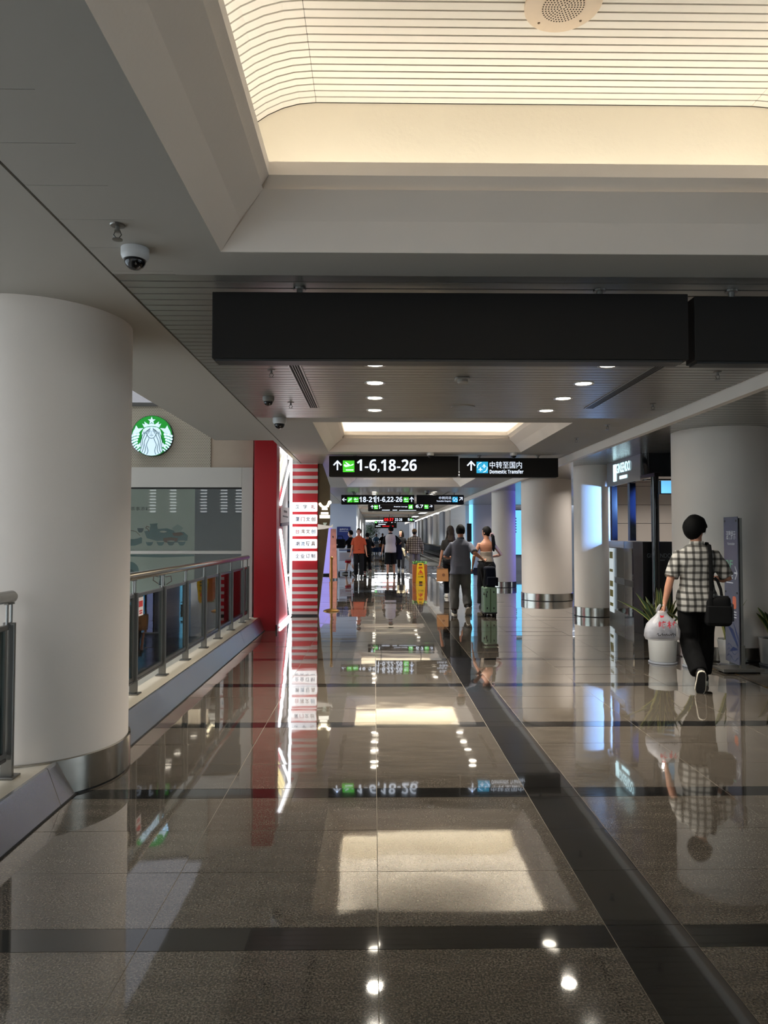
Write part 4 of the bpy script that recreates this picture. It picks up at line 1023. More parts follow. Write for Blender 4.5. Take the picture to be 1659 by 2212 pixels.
# blue poster on the far wall
t = thing('wall_poster', 'dark blue notice poster with white lettering on the pale far wall', 'poster', (-1.28, 29.99, 1.3))
mb = MB(); mb.box(-1.563, -0.996, 29.975, 29.995, 1.305, 1.89); obj('sheet', mb, M('poster blue', (44, 62, 132), 0.5), t)
txt('lettering', '温馨提示', FR(0, 29.973, 0), (-1.46, -1.09, 1.74, 1.82), M('poster white', (220, 224, 235), 0.5), t, 0.02)
mb = MB(); mb.flat(FR(0, 29.973, 0), rect(-1.46, -1.08, 1.69, 1.705), 0.002); obj('underline', mb, M('poster white', (220, 224, 235), 0.5), t)

# ================================================================= WET FLOOR SIGN AND PLANTER BOX
yel = M('caution yellow', (228, 186, 20), 0.4)
t = thing('wet_floor_sign', 'yellow folding caution sign in front of the brown planter box', 'caution sign', (1.475, 22.6, 0))
for s, nm in ((-1, 'front_panel'), (1, 'rear_panel')):
    F = ((1.475, 22.6 + s * 0.15, 0.0), (1, 0, 0), (0, -s * 0.2, 0.98), (0, -1 if s < 0 else 1, 0.1))
    mb = MB()
    mb.flat(F, [(-.145, 0), (-.06, 0), (-.045, .04), (.045, .04), (.06, 0), (.145, 0), (.112, .55), (.085, .65), (-.085, .65), (-.112, .55)], 0.02)
    p = obj(nm, mb, yel, t)
    if s < 0:
        Fq = ((1.475, 22.6 - 0.15 - 0.0205, 0.002), F[1], F[2], F[3])
        mb = MB(); mb.flat(Fq, rrect(-.05, .05, .585, .625, .012), 0.002); mb.flat(Fq, rrect(-.055, .055, .03, .07, .015), 0.002); obj('grip_hole', mb, black_metal, p)
        mb = MB(); mb.stroke(Fq, [(-.08, .30), (.08, .30), (0, .435), (-.08, .30)], .016, .002); mb.flat(Fq, [(-.012, .41), (.012, .40), (.05, .33), (.02, .33), (-.03, .325), (-.02, .36)], .002); obj('warning_triangle', mb, M('caution red', (196, 52, 24), 0.5), p)
        mb = MB(); mb.flat(Fq, rect(-.06, .06, .50, .535), .002); mb.flat(Fq, rect(-.07, .07, .475, .49), .002); obj('caution_print', mb, M('caution red', (196, 52, 24), 0.5), p)
        txt('lettering', '小心地滑', Fq, (-.085, .085, .19, .25), black_metal, p, 0.02)
t = thing('planter_box', 'orange brown wooden planter box topped with low green hedge', 'planter', (1.487, 23.2, 0))
mb = MB(); mb.box(1.255, 1.72, 23.0, 23.4, 0.0, 0.575); obj('box', mb, M('orange wood', (150, 84, 44), 0.5, var=(6, 0.15)), t, bevel=0.006)
mb = MB(); mb.box(1.285, 1.69, 23.03, 23.37, 0.576, 0.59); obj('soil', mb, M('soil', (40, 30, 22), 0.9), t)
mb = MB()
for i in range(260):
    x, y_, z = random.uniform(1.27, 1.705), random.uniform(23.02, 23.38), random.uniform(0.585, 0.66)
    a, e = random.uniform(0, 6.28), 0.03
    mb.add([(x, y_, z), (x + e * math.cos(a), y_ + e * math.sin(a), z + .02), (x + 1.6 * e * math.cos(a + .4), y_ + 1.6 * e * math.sin(a + .4), z + .035), (x + e * math.cos(a + .9), y_ + e * math.sin(a + .9), z + .01)], [(0, 1, 2, 3)])
stuff(obj('foliage', mb, M('hedge green', (62, 120, 40), 0.6, var=(20, 0.4)), t))

# ================================================================= MOVING WALKWAY
t = thing('moving_walkway', 'long moving walkway with glass balustrades along the far wall', 'moving walkway', (2.9, 55, 0))
mb = MB(); mb.box(2.45, 3.45, 36.5, 74, 0.0, 0.02); obj('belt', mb, M('walkway belt', (52, 56, 58), 0.5, bump=(40, 0.003)), t)
mb = MB(); mb.box(2.45, 3.45, 35.6, 36.49, 0.0, 0.022); obj('comb_plate', mb, steel_dk, t)
for x in (2.35, 3.5):
    mb = MB(); mb.box(x - .008, x + .008, 36.2, 74, 0.12, 0.93); obj('glass_side', mb, glass('walkway glass', (190, 214, 208), 0.02), t)
    mb = MB(); mb.tube([(x, 36.05, 0.80), (x, 36.1, 0.92), (x, 36.3, 0.97), (x, 74, 0.97)], 0.04, 8); obj('handrail', mb, rubber, t)
    mb = MB(); mb.box(x - .07, x + .07, 35.9, 74, 0.0, 0.12); obj('skirt', mb, steel_dk, t)

# ================================================================= LIT ADVERT SCREENS ON THE FAR RIGHT
def screen(name, label, x0, x1, y, z0, z1, m, th=0.12, face=-1):
    t = thing(name, label, 'screen', ((x0 + x1) / 2, y, 0))
    mb = MB(); mb.box(x0, x1, y, y + th, z0 - 0.03, z1 + 0.03); obj('case', mb, black_metal, t)
    mb = MB(); mb.box(x0 + .02, x1 - .02, y - 0.004, y - 0.0005, z0, z1); s = obj('display', mb, m, t)
    return t, s
blue_s = M('pale blue screen', (120, 200, 240), 0.4, es=0.8, ec=(110, 196, 244))
t, s = screen('advert_screen', 'tall glowing pale blue advert screen seen between two columns', 6.08, 7.3, 31.35, 0.68, 2.64, blue_s)
mb = MB()
for i in range(6):
    for j in range(3): mb.flat(FR(0, 31.345, 0), rect(6.22 + j * .3, 6.30 + j * .3, 2.25 - i * .12, 2.31 - i * .12), 0.001)
obj('print', mb, M('screen ink', (30, 70, 110), 0.5), s)
screen('advert_screen', 'narrow glowing pink and blue advert screen beside the tall one', 5.72, 6.02, 31.35, 0.70, 2.62, M('pink blue screen', (170, 190, 235), 0.4, es=0.65, ec=(168, 180, 236)))
t = thing('edge_lit_panel', 'slim cyan light panel against the edge of the grey pier', 'light box', (4.15, 30, 0))
mb = MB(); mb.box(4.10, 4.175, 29.9, 30.6, 0.1, 2.86); obj('case', mb, M('cyan panel', (120, 205, 240), 0.4, es=0.9, ec=(120, 205, 244)), t)
mb = MB(); mb.box(4.09, 4.178, 29.9, 30.6, 0.0, 0.1); obj('foot', mb, black_metal, t)
t = thing('information_display', 'dark upright information display left of the cyan light panel', 'screen', (4.0, 29.7, 0))
mb = MB(); mb.box(3.90, 4.085, 29.7, 29.8, 1.26, 2.03); obj('display', mb, black_panel, t)
mb = MB(); mb.box(3.96, 4.02, 29.72, 29.78, 0.02, 1.26); obj('post', mb, steel_dk, t)
mb = MB(); mb.box(3.84, 4.08, 29.6, 29.88, 0.0, 0.02); obj('foot', mb, steel_dk, t)
# violet and blue shop screens that colour the columns
violet = M('blue violet screen', (70, 80, 240), 0.4, es=2.2, ec=(84, 90, 240))
t = thing('shop_screen', 'large blue violet shop screen facing the slim column', 'screen', (7.0, 21.5, 0))
mb = MB(); mb.box(7.0, 7.1, 19.4, 23.4, 0.0, 2.7); obj('case', mb, black_metal, t)
mb = MB(); mb.box(6.99, 6.998, 19.5, 23.3, 0.55, 2.65); obj('display', mb, violet, t)
LX, LY, LZ = 5.6, 10.45, 2.2
t = thing('stage_spotlight', 'small black blue-beamed spotlight hanging between the near column and the kiosk', 'spotlight', (LX, LY, LZ))
mb = MB(); mb.tube([(LX, LY, LZ + .05), (LX, LY, 2.83)], 0.014, 8); obj('hanger', mb, black_metal, t)
mb = MB(); mb.tube([(LX + .03, LY - .06, LZ + .02), (LX - .03, LY + .06, LZ - .01)], 0.05, 18); obj('can', mb, black_metal, t)
mb = MB(); mb.tube([(LX - .0302, LY + .0604, LZ - .0101), (LX - .032, LY + .064, LZ - .011)], 0.042, 18); obj('lens', mb, M('blue lens', (90, 150, 250), 0.3, es=3.0, ec=(90, 150, 250)), t)
sl = bpy.data.lights.new('spot_beam', 'SPOT'); sl.energy = 950; sl.color = (0.20, 0.44, 1.0); sl.spot_size = math.radians(26); sl.spot_blend = 0.55; sl.shadow_soft_size = 0.04
so = bpy.data.objects.new('spot_beam', sl); COL.objects.link(so); so.location = (LX - .045, LY + .09, LZ - .016)
so.rotation_euler = (Vector((3.72, 13.6, 1.85)) - Vector(so.location)).to_track_quat('-Z', 'Y').to_euler()
for i, (x, y, wh) in enumerate(((5.2, 15.8, 'in front of the beige panels, first from the columns'), (6.6, 15.8, 'in front of the beige panels, second from the columns'), (8.0, 15.8, 'in front of the beige panels, third from the columns'), (5.3, 13.2, 'over the jewellery kiosk'), (7.2, 9.5, 'behind the near wide column'),
        (5.6, 19.5, 'just behind the beige panels'), (5.6, 22.5, 'between the slim column and the violet screen'), (5.6, 25.5, 'halfway to the tall advert screen'), (5.6, 28.5, 'nearest the tall advert screen'))):  # lamps added to brighten the panelled wall and the side bay
    t = thing('downlight', 'added lit side-ceiling downlight ' + wh, 'ceiling light', (x, y, 2.825), 'added side ceiling downlights')
    mb = MB(); mb.lathe((x, y, 2.825), [(0.072, -0.001), (0.092, -0.006), (0.096, -0.001), (0.096, 0.01), (0.072, 0.01)], 32, cap=False); obj('trim_ring', mb, M('ring', (200, 198, 194), 0.3, 0.6), t, auto=60)
    mb = MB(); mb.lathe((x, y, 2.825), [(0.0735, -0.0005), (0.0735, 0.006)], 32); obj('lamp', mb, lamp_white, t)
    area('downlight_beam', (x, y, 2.81), (0, 0, 0), 0.13, 0.13, 11, (1.0, 0.94, 0.88), 'DISK', math.radians(150))

# ================================================================= JEWELLERY KIOSK
kg = M('kiosk grey', (150, 150, 152), 0.35); kiosk_blue = M('kiosk navy gloss', (16, 22, 44), 0.12)
t = thing('jewellery_kiosk', 'black glossy jewellery kiosk with curved fascia behind the near column', 'kiosk', (4.8, 12.0, 0))
# fascia: side band parallel to the corridor, rounded corner, black front
mb = MB(); mb.box(4.29, 4.34, 11.35, 13.0, 2.40, 2.825); fs = obj('side_fascia', mb, M('fascia grey', (140, 140, 142), 0.18, 0.2), t)
mb = MB(); mb.loft([[(4.41 + r * math.cos(math.radians(a)), 11.33 + r * math.sin(math.radians(a)), z) for a in range(180, 271, 10)] + [(4.41, 11.33, z)] for r, z in ((0.10, 2.39), (0.10, 2.825))]); obj('corner_drum', mb, black_gloss, t, auto=40)
mb = MB(); mb.box(4.41, 6.6, 11.23, 11.33, 2.39, 2.825); obj('front_fascia', mb, black_gloss, t)
Fk = ((4.289, 0, 0), (0, -1, 0), (0, 0, 1), (-1, 0, 0))
lit = M('lit cool white', (225, 250, 255), 0.5, es=1.1, ec=(205, 246, 255))
txt('lettering', 'GINSENDO', Fk, (-12.45, -11.78, 2.60, 2.77), lit, fs, 0.015, t=0.012)
mb = MB()
for q in range(6): mb.flat(Fk, rect(-12.30 + .06 * q, -12.258 + .06 * q, 2.49, 2.545), 0.012)
obj('small_print', mb, lit, fs)
mb = MB(); mb.flat(((4.289, 0, 0), (0, -1, 0), (0, 0, 1), (-1, 0, 0)), rect(-12.62, -12.48, 2.47, 2.77), 0.012); obj('lit_tablet', mb, lit, fs)
for (x, yk) in ((4.33, 12.86), (4.33, 11.95)):
    mb = MB(); mb.box(x, x + 0.10, yk, yk + 0.10, 1.42, 2.40); obj('slim_post', mb, kiosk_blue, t)
mb = MB(); mb.tube([(4.26, 10.70, 0.0), (4.26, 10.70, 2.40)], 0.058, 20); obj('round_post', mb, black_gloss, t, auto=50)
mb = MB(); mb.box(4.24, 4.9, 10.66, 11.23, 2.40, 2.46); obj('canopy_arm', mb, black_gloss, t)
# counters along the side
A, B, C_ = Vector((4.30, 12.95)), Vector((4.19, 11.86)), Vector((4.10, 10.92))
def wallseg(mb, p, q, z0, z1, th=0.02):
    d = (q - p).normalized(); n = Vector((d.y, -d.x)) * th
    n = -n if n.x < 0 else n
    vs = [(p.x, p.y), (q.x, q.y), (q.x + n.x, q.y + n.y), (p.x + n.x, p.y + n.y)]
    return mb.loft([[(x, y, z0) for x, y in vs], [(x, y, z1) for x, y in vs]])
L_ = lambda p, q, f: p + (q - p) * f
kgl = glass('case glass', (225, 235, 245), 0.01)
for nm, p, q, mm in (('grey', A, B, kg), ('dark', B, C_, kiosk_blue)):
    mb = MB(); wallseg(mb, p, q, 1.30, 1.41, 0.5); obj('counter_top', mb, mm, t)
    mb = MB(); wallseg(mb, p, q, 0.0, 0.20, 0.5); obj('counter_plinth', mb, mm if nm == 'dark' else steel_dk, t)
    mb = MB(); wallseg(mb, p, q, 0.68, 0.78, 0.48); obj('shelf', mb, kg if nm == 'grey' else M('shelf dark', (60, 56, 56), 0.3), t)
    mb = MB(); wallseg(mb, L_(p, q, 0.02), L_(p, q, 0.98), 0.20, 1.30, 0.008); obj('case_glass', mb, kgl, t)
    mb = MB(); wallseg(mb, L_(p, q, 0.06) + Vector((0.08, 0)), L_(p, q, 0.94) + Vector((0.08, 0)), 1.285, 1.298, 0.02); obj('added_case_strip', mb, M('added case strip', (240, 246, 255), 0.5, es=5.0), t)  # glowing strip added under the counter top to brighten the ware
    for f in (0.0, 0.97):
        mb = MB(); wallseg(mb, L_(p, q, f), L_(p, q, f + 0.03), 0.0, 1.41, 0.05); obj('case_post', mb, black_gloss if f else mm, t)
    mb = MB(); nrm = 0.46; wallseg(mb, p + Vector((nrm, 0)), q + Vector((nrm, 0)), 0.2, 1.3, 0.02); obj('case_back', mb, M('case back', (64, 74, 100), 0.3), t)
mb = MB(); wallseg(mb, L_(A, B, 0.05) + Vector((-0.012, 0)), L_(A, B, 0.34) + Vector((-0.012, 0)), 0.14, 1.285, 0.012); ad = obj('side_advert', mb, M('advert lit', (176, 186, 190), 0.4, es=0.55), t)
mb = MB()
for i, (zz_, c_) in enumerate(((1.1, .12), (0.86, .05), (0.6, .1), (0.42, .12), (0.25, .06))): wallseg(mb, L_(A, B, 0.09) + Vector((-0.016, 0)), L_(A, B, 0.30) + Vector((-0.016, 0)), zz_, zz_ + c_, 0.004)
obj('advert_print', mb, M('advert ink', (120, 112, 50), 0.5), ad)
mb = MB(); mb.box(4.10, 4.60, 10.80, 11.2, 0.0, 1.415); pn = obj('front_panel', mb, M('matt black panel', (10, 11, 14), 0.3), t, bevel=0.004)
txt('lettering', 'GINSENDO', FR(0, 10.799, 0), (4.165, 4.535, 1.17, 1.235), M('letter silver', (120, 124, 132), 0.4), pn, 0.0)
mb = MB()
for q in range(4): mb.flat(FR(0, 10.799, 0), rect(4.37 + .018 * q, 4.383 + .018 * q, 1.125, 1.14), 0.001)
obj('small_print', mb, M('letter silver', (120, 124, 132), 0.4), pn)
mb = MB(); mb.box(4.62, 5.6, 10.95, 11.2, 0.0, 1.41); obj('rear_counter', mb, black_gloss, t)
mb = MB(); mb.box(4.62, 5.0, 10.9, 10.95, 1.29, 1.43); obj('blue_edge', mb, M('blue edge', (30, 60, 190), 0.4, es=0.6, ec=(30, 60, 200)), t)
def ware(x, y, z, label, kind):
    t = thing('display_pot', label, 'ornament', (x, y, z), 'silver ware in the kiosk cases')
    mm = M('polished silver', (205, 205, 208), 0.15, 1.0) if kind else M('pale gilt', (206, 190, 150), 0.25, 0.9)
    mb = MB(); mb.lathe((x, y, z), [(0.035, 0.0), (0.04, 0.01), (0.07, 0.05), (0.075, 0.085), (0.05, 0.125), (0.04, 0.14)], 20); obj('body', mb, mm, t, auto=50)
    mb = MB(); mb.lathe((x, y, z + 0.14), [(0.042, 0.0), (0.03, 0.018), (0.008, 0.03), (0.011, 0.045)], 16); obj('lid', mb, mm, t, auto=50)
    mb = MB(); mb.tube([(x, y - 0.07, z + 0.06), (x, y - 0.105, z + 0.10), (x, y - 0.12, z + 0.125)], 0.011, 8); obj('spout', mb, mm, t)
    mb = MB(); mb.tube([(x, y + 0.06, z + 0.11), (x, y + 0.12, z + 0.12), (x, y + 0.11, z + 0.05), (x, y + 0.065, z + 0.04)], 0.008, 8); obj('handle', mb, mm, t)
ware(4.40, 11.25, 0.78, 'silver teapot on the upper shelf of the dark glass case', 1)
ware(4.42, 11.6, 0.78, 'gilt teapot on the upper shelf of the dark glass case', 0)
ware(4.38, 11.15, 0.20, 'silver teapot on the lower floor of the dark glass case, near corner', 1)
ware(4.40, 11.5, 0.20, 'silver teapot on the lower floor of the dark glass case, beside its post', 1)
ware(4.42, 12.15, 0.78, 'gilt teapot on the upper shelf of the grey glass case', 0)
ware(4.42, 12.2, 0.20, 'silver teapot on the lower floor of the grey glass case', 1)
t = thing('light_box', 'small bright sky blue light box hanging behind the kiosk', 'light box', (5.85, 14.0, 2.3))
mb = MB(); mb.box(5.68, 6.15, 14.0, 14.08, 2.33, 2.66); obj('case', mb, black_metal, t)
mb = MB(); mb.box(5.70, 6.13, 13.994, 13.999, 2.35, 2.61); obj('display', mb, M('sky light box', (110, 190, 240), 0.4, es=0.7, ec=(110, 192, 244)), t)
mb = MB(); mb.box(5.70, 6.13, 13.994, 13.999, 2.61, 2.645); obj('header', mb, M('header white', (235, 245, 250), 0.4, es=1.2), t)
mb = MB(); mb.tube([(5.9, 14.04, 2.66), (5.9, 14.04, 2.83)], 0.012, 8); obj('hanger', mb, steel_dk, t)

# ================================================================= PLANTERS
leaf_g = M('leaf green', (44, 66, 34), 0.45, var=(18, 0.35)); leaf_y = M('leaf margin', (150, 150, 84), 0.5)
pot_m = M('pot white', (206, 206, 204), 0.4)
def leaf(x, y, z, az, lean, L, wd, tw=0.0):
    mb = MB(); n = 9; rows = []
    ca, sa = math.cos(az), math.sin(az)
    for i in range(n + 1):
        f = i / n; wv = wd * (0.55 + 0.9 * f - 1.42 * f ** 3.2) if f < .97 else wd * .04
        r = lean * L * f ** 1.7; h = L * f * (1 - 0.28 * lean * f)
        cx, cy, cz = x + ca * r, y + sa * r, z + h
        row = []
        for s, k in ((-1, .0), (-.76, .18), (0, .32), (.76, .18), (1, .0)):
            ax_, ay_ = -math.sin(az + tw), math.cos(az + tw); row.append((cx + ax_ * s * wv - ca * k * wv, cy + ay_ * s * wv - sa * k * wv, cz))
        rows.append(row)
    o = len(mb.v); mb.v += [p for r in rows for p in r]
    for i in range(n):
        for j in range(4):
            mb.f.append((o + i * 5 + j, o + i * 5 + j + 1, o + (i + 1) * 5 + j + 1, o + (i + 1) * 5 + j)); mb.mi.append(1 if j in (0, 3) else 0)
    return mb
def planter(x, y, r0, r1, h, label, leaves, seed, square=False, L=(.36, .54)):
    rnd = random.Random(seed)
    t = thing('potted_snake_plant', label, 'potted plant', (x, y, 0), 'snake plants in white pots')
    mb = MB(); nn = 40 if not square else 6
    mb.lathe((x, y, 0), [(r0 * .96, 0.026), (r0, 0.034), (r1, h), (r1 * .93, h + .002), (r1 * .9, h - .03)], nn); obj('pot', mb, pot_m, t, auto=40)
    mb = MB(); mb.lathe((x, y, 0), [(r0 * 1.05, 0.0), (r0 * 1.08, 0.004), (r0 * 1.08, 0.018), (r0 * .9, 0.027)], nn); obj('saucer', mb, M('saucer grey', (150, 154, 164), 0.4), t, auto=40)
    mb = MB(); mb.lathe((x, y, h - .03), [(r1 * .89, 0.0), (r1 * .89, 0.012)], nn); obj('soil', mb, M('soil', (40, 30, 22), 0.9), t)
    for i in range(leaves):
        a = 2 * PI * i / leaves + rnd.uniform(-.3, .3); ln = rnd.uniform(0.15, 0.9) if i % 3 else rnd.uniform(0.02, 0.2)
        rr_ = r1 * .35 * rnd.uniform(.3, 1)
        obj('leaf', leaf(x + rr_ * math.cos(a), y + rr_ * math.sin(a), h - .02, a, ln, rnd.uniform(*L), rnd.uniform(.032, .044), rnd.uniform(-1.1, 1.1)), [leaf_g, leaf_y], t, smooth=True)
planter(3.42, 8.42, 0.150, 0.164, 0.30, 'snake plant in a round white pot beside the man in the checked shirt', 30, 3, L=(.42, .62))
planter(3.68, 8.16, 0.12, 0.135, 0.29, 'snake plant in a white pot half hidden behind the walking man', 10, 5)
planter(4.15, 8.275, 0.115, 0.150, 0.30, 'snake plant in a faceted white pot behind the notice stand', 11, 9, True)
planter(4.66, 8.235, 0.155, 0.175, 0.315, 'snake plant in a round white pot beyond the notice stand, against the column', 14, 12)

# ================================================================= NOTICE STAND
t = thing('notice_stand', 'tall grey acrylic notice stand on a flat steel base before the column', 'sign stand', (4.03, 7.85, 0))
bm_ = M('stand steel', (150, 146, 138), 0.35, 0.9)
mb = MB(); mb.box(3.80, 4.25, 7.72, 7.98, 0.018, 0.05); obj('base_plate', mb, bm_, t, bevel=0.004)
mb = MB(); mb.box(3.86, 4.18, 7.75, 7.95, 0.0, 0.018); obj('rubber_pad', mb, rubber, t)
mb = MB(); mb.box(4.022, 4.066, 7.77, 7.82, 0.05, 0.30); mb.box(4.030, 4.058, 7.78, 7.81, 0.30, 1.70); obj('post', mb, bm_, t)
ang = math.radians(-93.4)
ud = Vector((math.cos(ang), math.sin(ang), 0)); nd = Vector((ud.y, -ud.x, 0))
PW = 0.345
org = Vector((4.012, 7.772, 0)) - ud * PW
# panel faces the corridor: its normal looks toward -x and slightly to the near end
if nd.x > 0: nd = -nd
Fp = (tuple(org), tuple(ud), (0, 0, 1), tuple(nd))
def Fpd(d): return (tuple(org + nd * d), tuple(ud), (0, 0, 1), tuple(nd))
acr = M('grey acrylic', (108, 110, 128), 0.16, alpha=0.93)
mb = MB(); mb.flat(Fp, rect(0, PW, 0.085, 1.715), 0.010); pnl = obj('panel', mb, acr, t)
paper = M('stand print white', (200, 204, 214), 0.6)
for u, v in ((0.03, 1.67), (PW - .03, 1.67), (0.03, 0.87), (PW - .03, 0.87)):
    mb = MB(); mb.flat(Fpd(0.0102), circ(u, v, 0.012, n=12), 0.004); obj('fixing', mb, black_metal, t)
def stand_text(s, u0, u1, v0, v1, m=paper):
    return txt('lettering', s, Fpd(0.0104), (u0, u1, v0, v1), m, pnl, 0.01, t=0.0006)
stand_text('温馨提示', 0.06, 0.30, 1.46, 1.56)
stand_text('Reminder', 0.10, 0.28, 1.40, 1.43)
stand_text('2F', 0.04, 0.22, 1.14, 1.23, M('stand print green', (110, 170, 140), 0.6))
mb = MB(); mb.stroke(Fpd(0.0104), [(0.26, 1.09), (0.31, 1.09)], .02, .0006); mb.stroke(Fpd(0.0104), [(0.275, 1.16), (0.325, 1.09), (0.275, 1.02)], .014, .0006)
for v in (1.05, 1.025, 0.97): mb.flat(Fpd(0.0104), rect(0.05, 0.22, v, v + .012), .0006)
for v in (0.65, 0.62, 0.59): mb.flat(Fpd(0.0104), rect(0.15, 0.29, v, v + .012), .0006)
obj('print', mb, paper, pnl)
mb = MB(); mb.flat(Fpd(0.0104), rrect(0.20, 0.29, 0.69, 0.83, .03), .0006); obj('orange_mark', mb, M('stand orange', (206, 110, 84), 0.6), pnl)
mb = MB()
for p in (((.05, .50), (.30, .28), (.335, .30), (.20, .46)), ((.20, .55), (.33, .40), (.34, .32), (.27, .42)), ((.1, .2), (.3, .24), (.34, .25), (.2, .27))): mb.flat(Fpd(0.0104), list(p), .0006)
for dz in (.0, .07, .12): mb.stroke(Fpd(0.0104), [(0.04 + .1 * k * .5, .14 + dz + .03 * math.sin(k * 1.3)) for k in range(7)], .006, .0006)
obj('leaf_print', mb, M('stand navy print', (44, 56, 96), 0.6), pnl)

# ================================================================= SMALL TREE AT THE CORRIDOR'S END
t = thing('potted_tree', 'dark leafy indoor tree at the far end of the corridor', 'tree', (-0.30, 66, 0))
mb = MB(); mb.lathe((-0.30, 66, 0), [(0.25, 0), (0.35, 0.6)], 20); obj('pot', mb, pot_m, t)
mb = MB(); mb.tube([(-0.30, 66, 0.5), (-0.28, 66, 1.4), (-0.32, 66, 2.2)], [0.05, 0.04, 0.025], 8); obj('trunk', mb, M('bark', (70, 56, 44), 0.8), t)
mb = MB(); rnd = random.Random(4)
for i in range(1300):
    u, v, w_ = rnd.gauss(0, .38), rnd.gauss(0, .38), rnd.gauss(0, .42); c = Vector((-0.30 + u, 66 + v, 2.0 + w_))
    if c.z > 2.8 or c.z < 1.1: continue
    a, e = rnd.uniform(0, 6.28), rnd.uniform(-.8, .8); d = Vector((math.cos(a) * math.cos(e), math.sin(a) * math.cos(e), math.sin(e))) * .11; s_ = Vector((-d.y, d.x, .02)) * .4
    mb.add([c - d, c + s_, c + d, c - s_], [(0, 1, 2, 3)])
stuff(obj('foliage', mb, M('tree green', (46, 72, 50), 0.6, var=(6, 0.4)), t))
# ================================================================= PEOPLE
def remesh(mb, vox, smooth=4, wr=0.0, freq=8.0, seed=0):
    me = mb.mesh('tmp'); o = bpy.data.objects.new('tmp', me); COL.objects.link(o)
    r = o.modifiers.new('r', 'REMESH'); r.mode = 'VOXEL'; r.voxel_size = vox
    if smooth:
        q = o.modifiers.new('s', 'SMOOTH'); q.factor = 0.5; q.iterations = smooth
    dg = bpy.context.evaluated_depsgraph_get(); out = bpy.data.meshes.new_from_object(o.evaluated_get(dg))
    bpy.data.objects.remove(o); bpy.data.meshes.remove(me)
    if wr:
        off = Vector((seed * 3.1, seed * 1.7, 0))
        ns = [v.normal.copy() for v in out.vertices]
        for v, n in zip(out.vertices, ns):
            p = Vector((v.co.x * freq, v.co.y * freq, v.co.z * freq * 0.55)) + off
            v.co += n * (wr * (noise.noise(p) + 0.5 * noise.noise(p * 2.3)))
    out.polygons.foreach_set('use_smooth', [True] * len(out.polygons))
    return out
def ik(a, t, l1, l2, hint):
    a, t = Vector(a), Vector(t); d = t - a; L = min(d.length, (l1 + l2) * 0.999); d.normalize()
    t = a + d * L
    c = (l1 * l1 + L * L - l2 * l2) / (2 * L); h = math.sqrt(max(0.0, l1 * l1 - c * c))
    hv = Vector(hint); hv = hv - d * hv.dot(d)
    hv = hv.normalized() if hv.length > 1e-6 else Vector((0, 1, 0))
    return a + d * c + hv * h, t
def rot(v, yaw, pitch):
    """head turn: yaw to the left positive, pitch down positive"""
    p = Vector(v); p = Matrix.Rotation(-pitch, 3, 'X') @ p; return Matrix.Rotation(yaw, 3, 'Z') @ p
def hand(mb, wrist, d, side, curl, s, fat=1.0):
    """palm, four unequal curled fingers and a thumb leaving the side of the palm; d points along the hand, side to the thumb"""
    d = Vector(d).normalized(); side = Vector(side); side = (side - d * side.dot(d)).normalized(); nrm = d.cross(side)   # palm normal
    w0 = Vector(wrist)
    mb.tube([w0 - d * .01 * s, w0 + d * .03 * s, w0 + d * .065 * s, w0 + d * .092 * s], [(.026 * s, .021 * s), (.037 * s, .019 * s), (.042 * s, .017 * s), (.040 * s, .014 * s)], 12, up=tuple(nrm), cap='round')
    for k, (o_, ln) in enumerate(((.030, .068), (.011, .078), (-.009, .073), (-.028, .058))):
        p = w0 + side * o_ * s + d * (.088 - abs(k - 1) * .004) * s; pts = [p - d * .02 * s, p]; a = curl * .45; r = .0088 * fat * s
        for f in (.42, .32, .26):
            dd = d * math.cos(a) + nrm * math.sin(a); p = p + dd * ln * f * s * 1.05; pts.append(p); a += curl
        mb.tube(pts, [r, r, r * .97, r * .88, r * .74], 8, up=tuple(side), cap='round')
    p = w0 + side * .032 * s + d * .025 * s; dd = (d * .72 + side * .62 + nrm * .35 * curl).normalized(); p1 = p + dd * .036 * s
    d2 = (d * .9 + side * .18 + nrm * (.25 + .5 * curl)).normalized(); p2 = p1 + d2 * .030 * s; p3 = p2 + (d2 + nrm * curl * .4).normalized() * .024 * s
    mb.tube([p - side * .012 * s, p, p1, p2, p3], [.012 * s, .0125 * s, .0108 * fat * s, .0098 * fat * s, .008 * fat * s], 8, up=tuple(nrm), cap='round')

SKIN = {'mid': M('skin mid', (176, 124, 98), 0.55, bump=(90, 0.0004)), 'pale': M('skin pale', (206, 158, 134), 0.55), 'tan': M('skin tan', (150, 102, 78), 0.55)}
hair_black = M('hair black', (6, 6, 6), 0.75, spec=0.12); hair_brown = M('hair brown', (38, 26, 21), 0.6, spec=0.3, bump=(120, 0.003))
sole_white = M('sole white', (206, 200, 184), 0.6); shoe_black = M('shoe black', (14, 14, 15), 0.6); sole_black = M('sole black', (20, 20, 21), 0.75, bump=(160, 0.004))
cloth = lambda n, c, **k: M(n, c, 0.9, spec=0.15, bump=(300, 0.0008), **k)

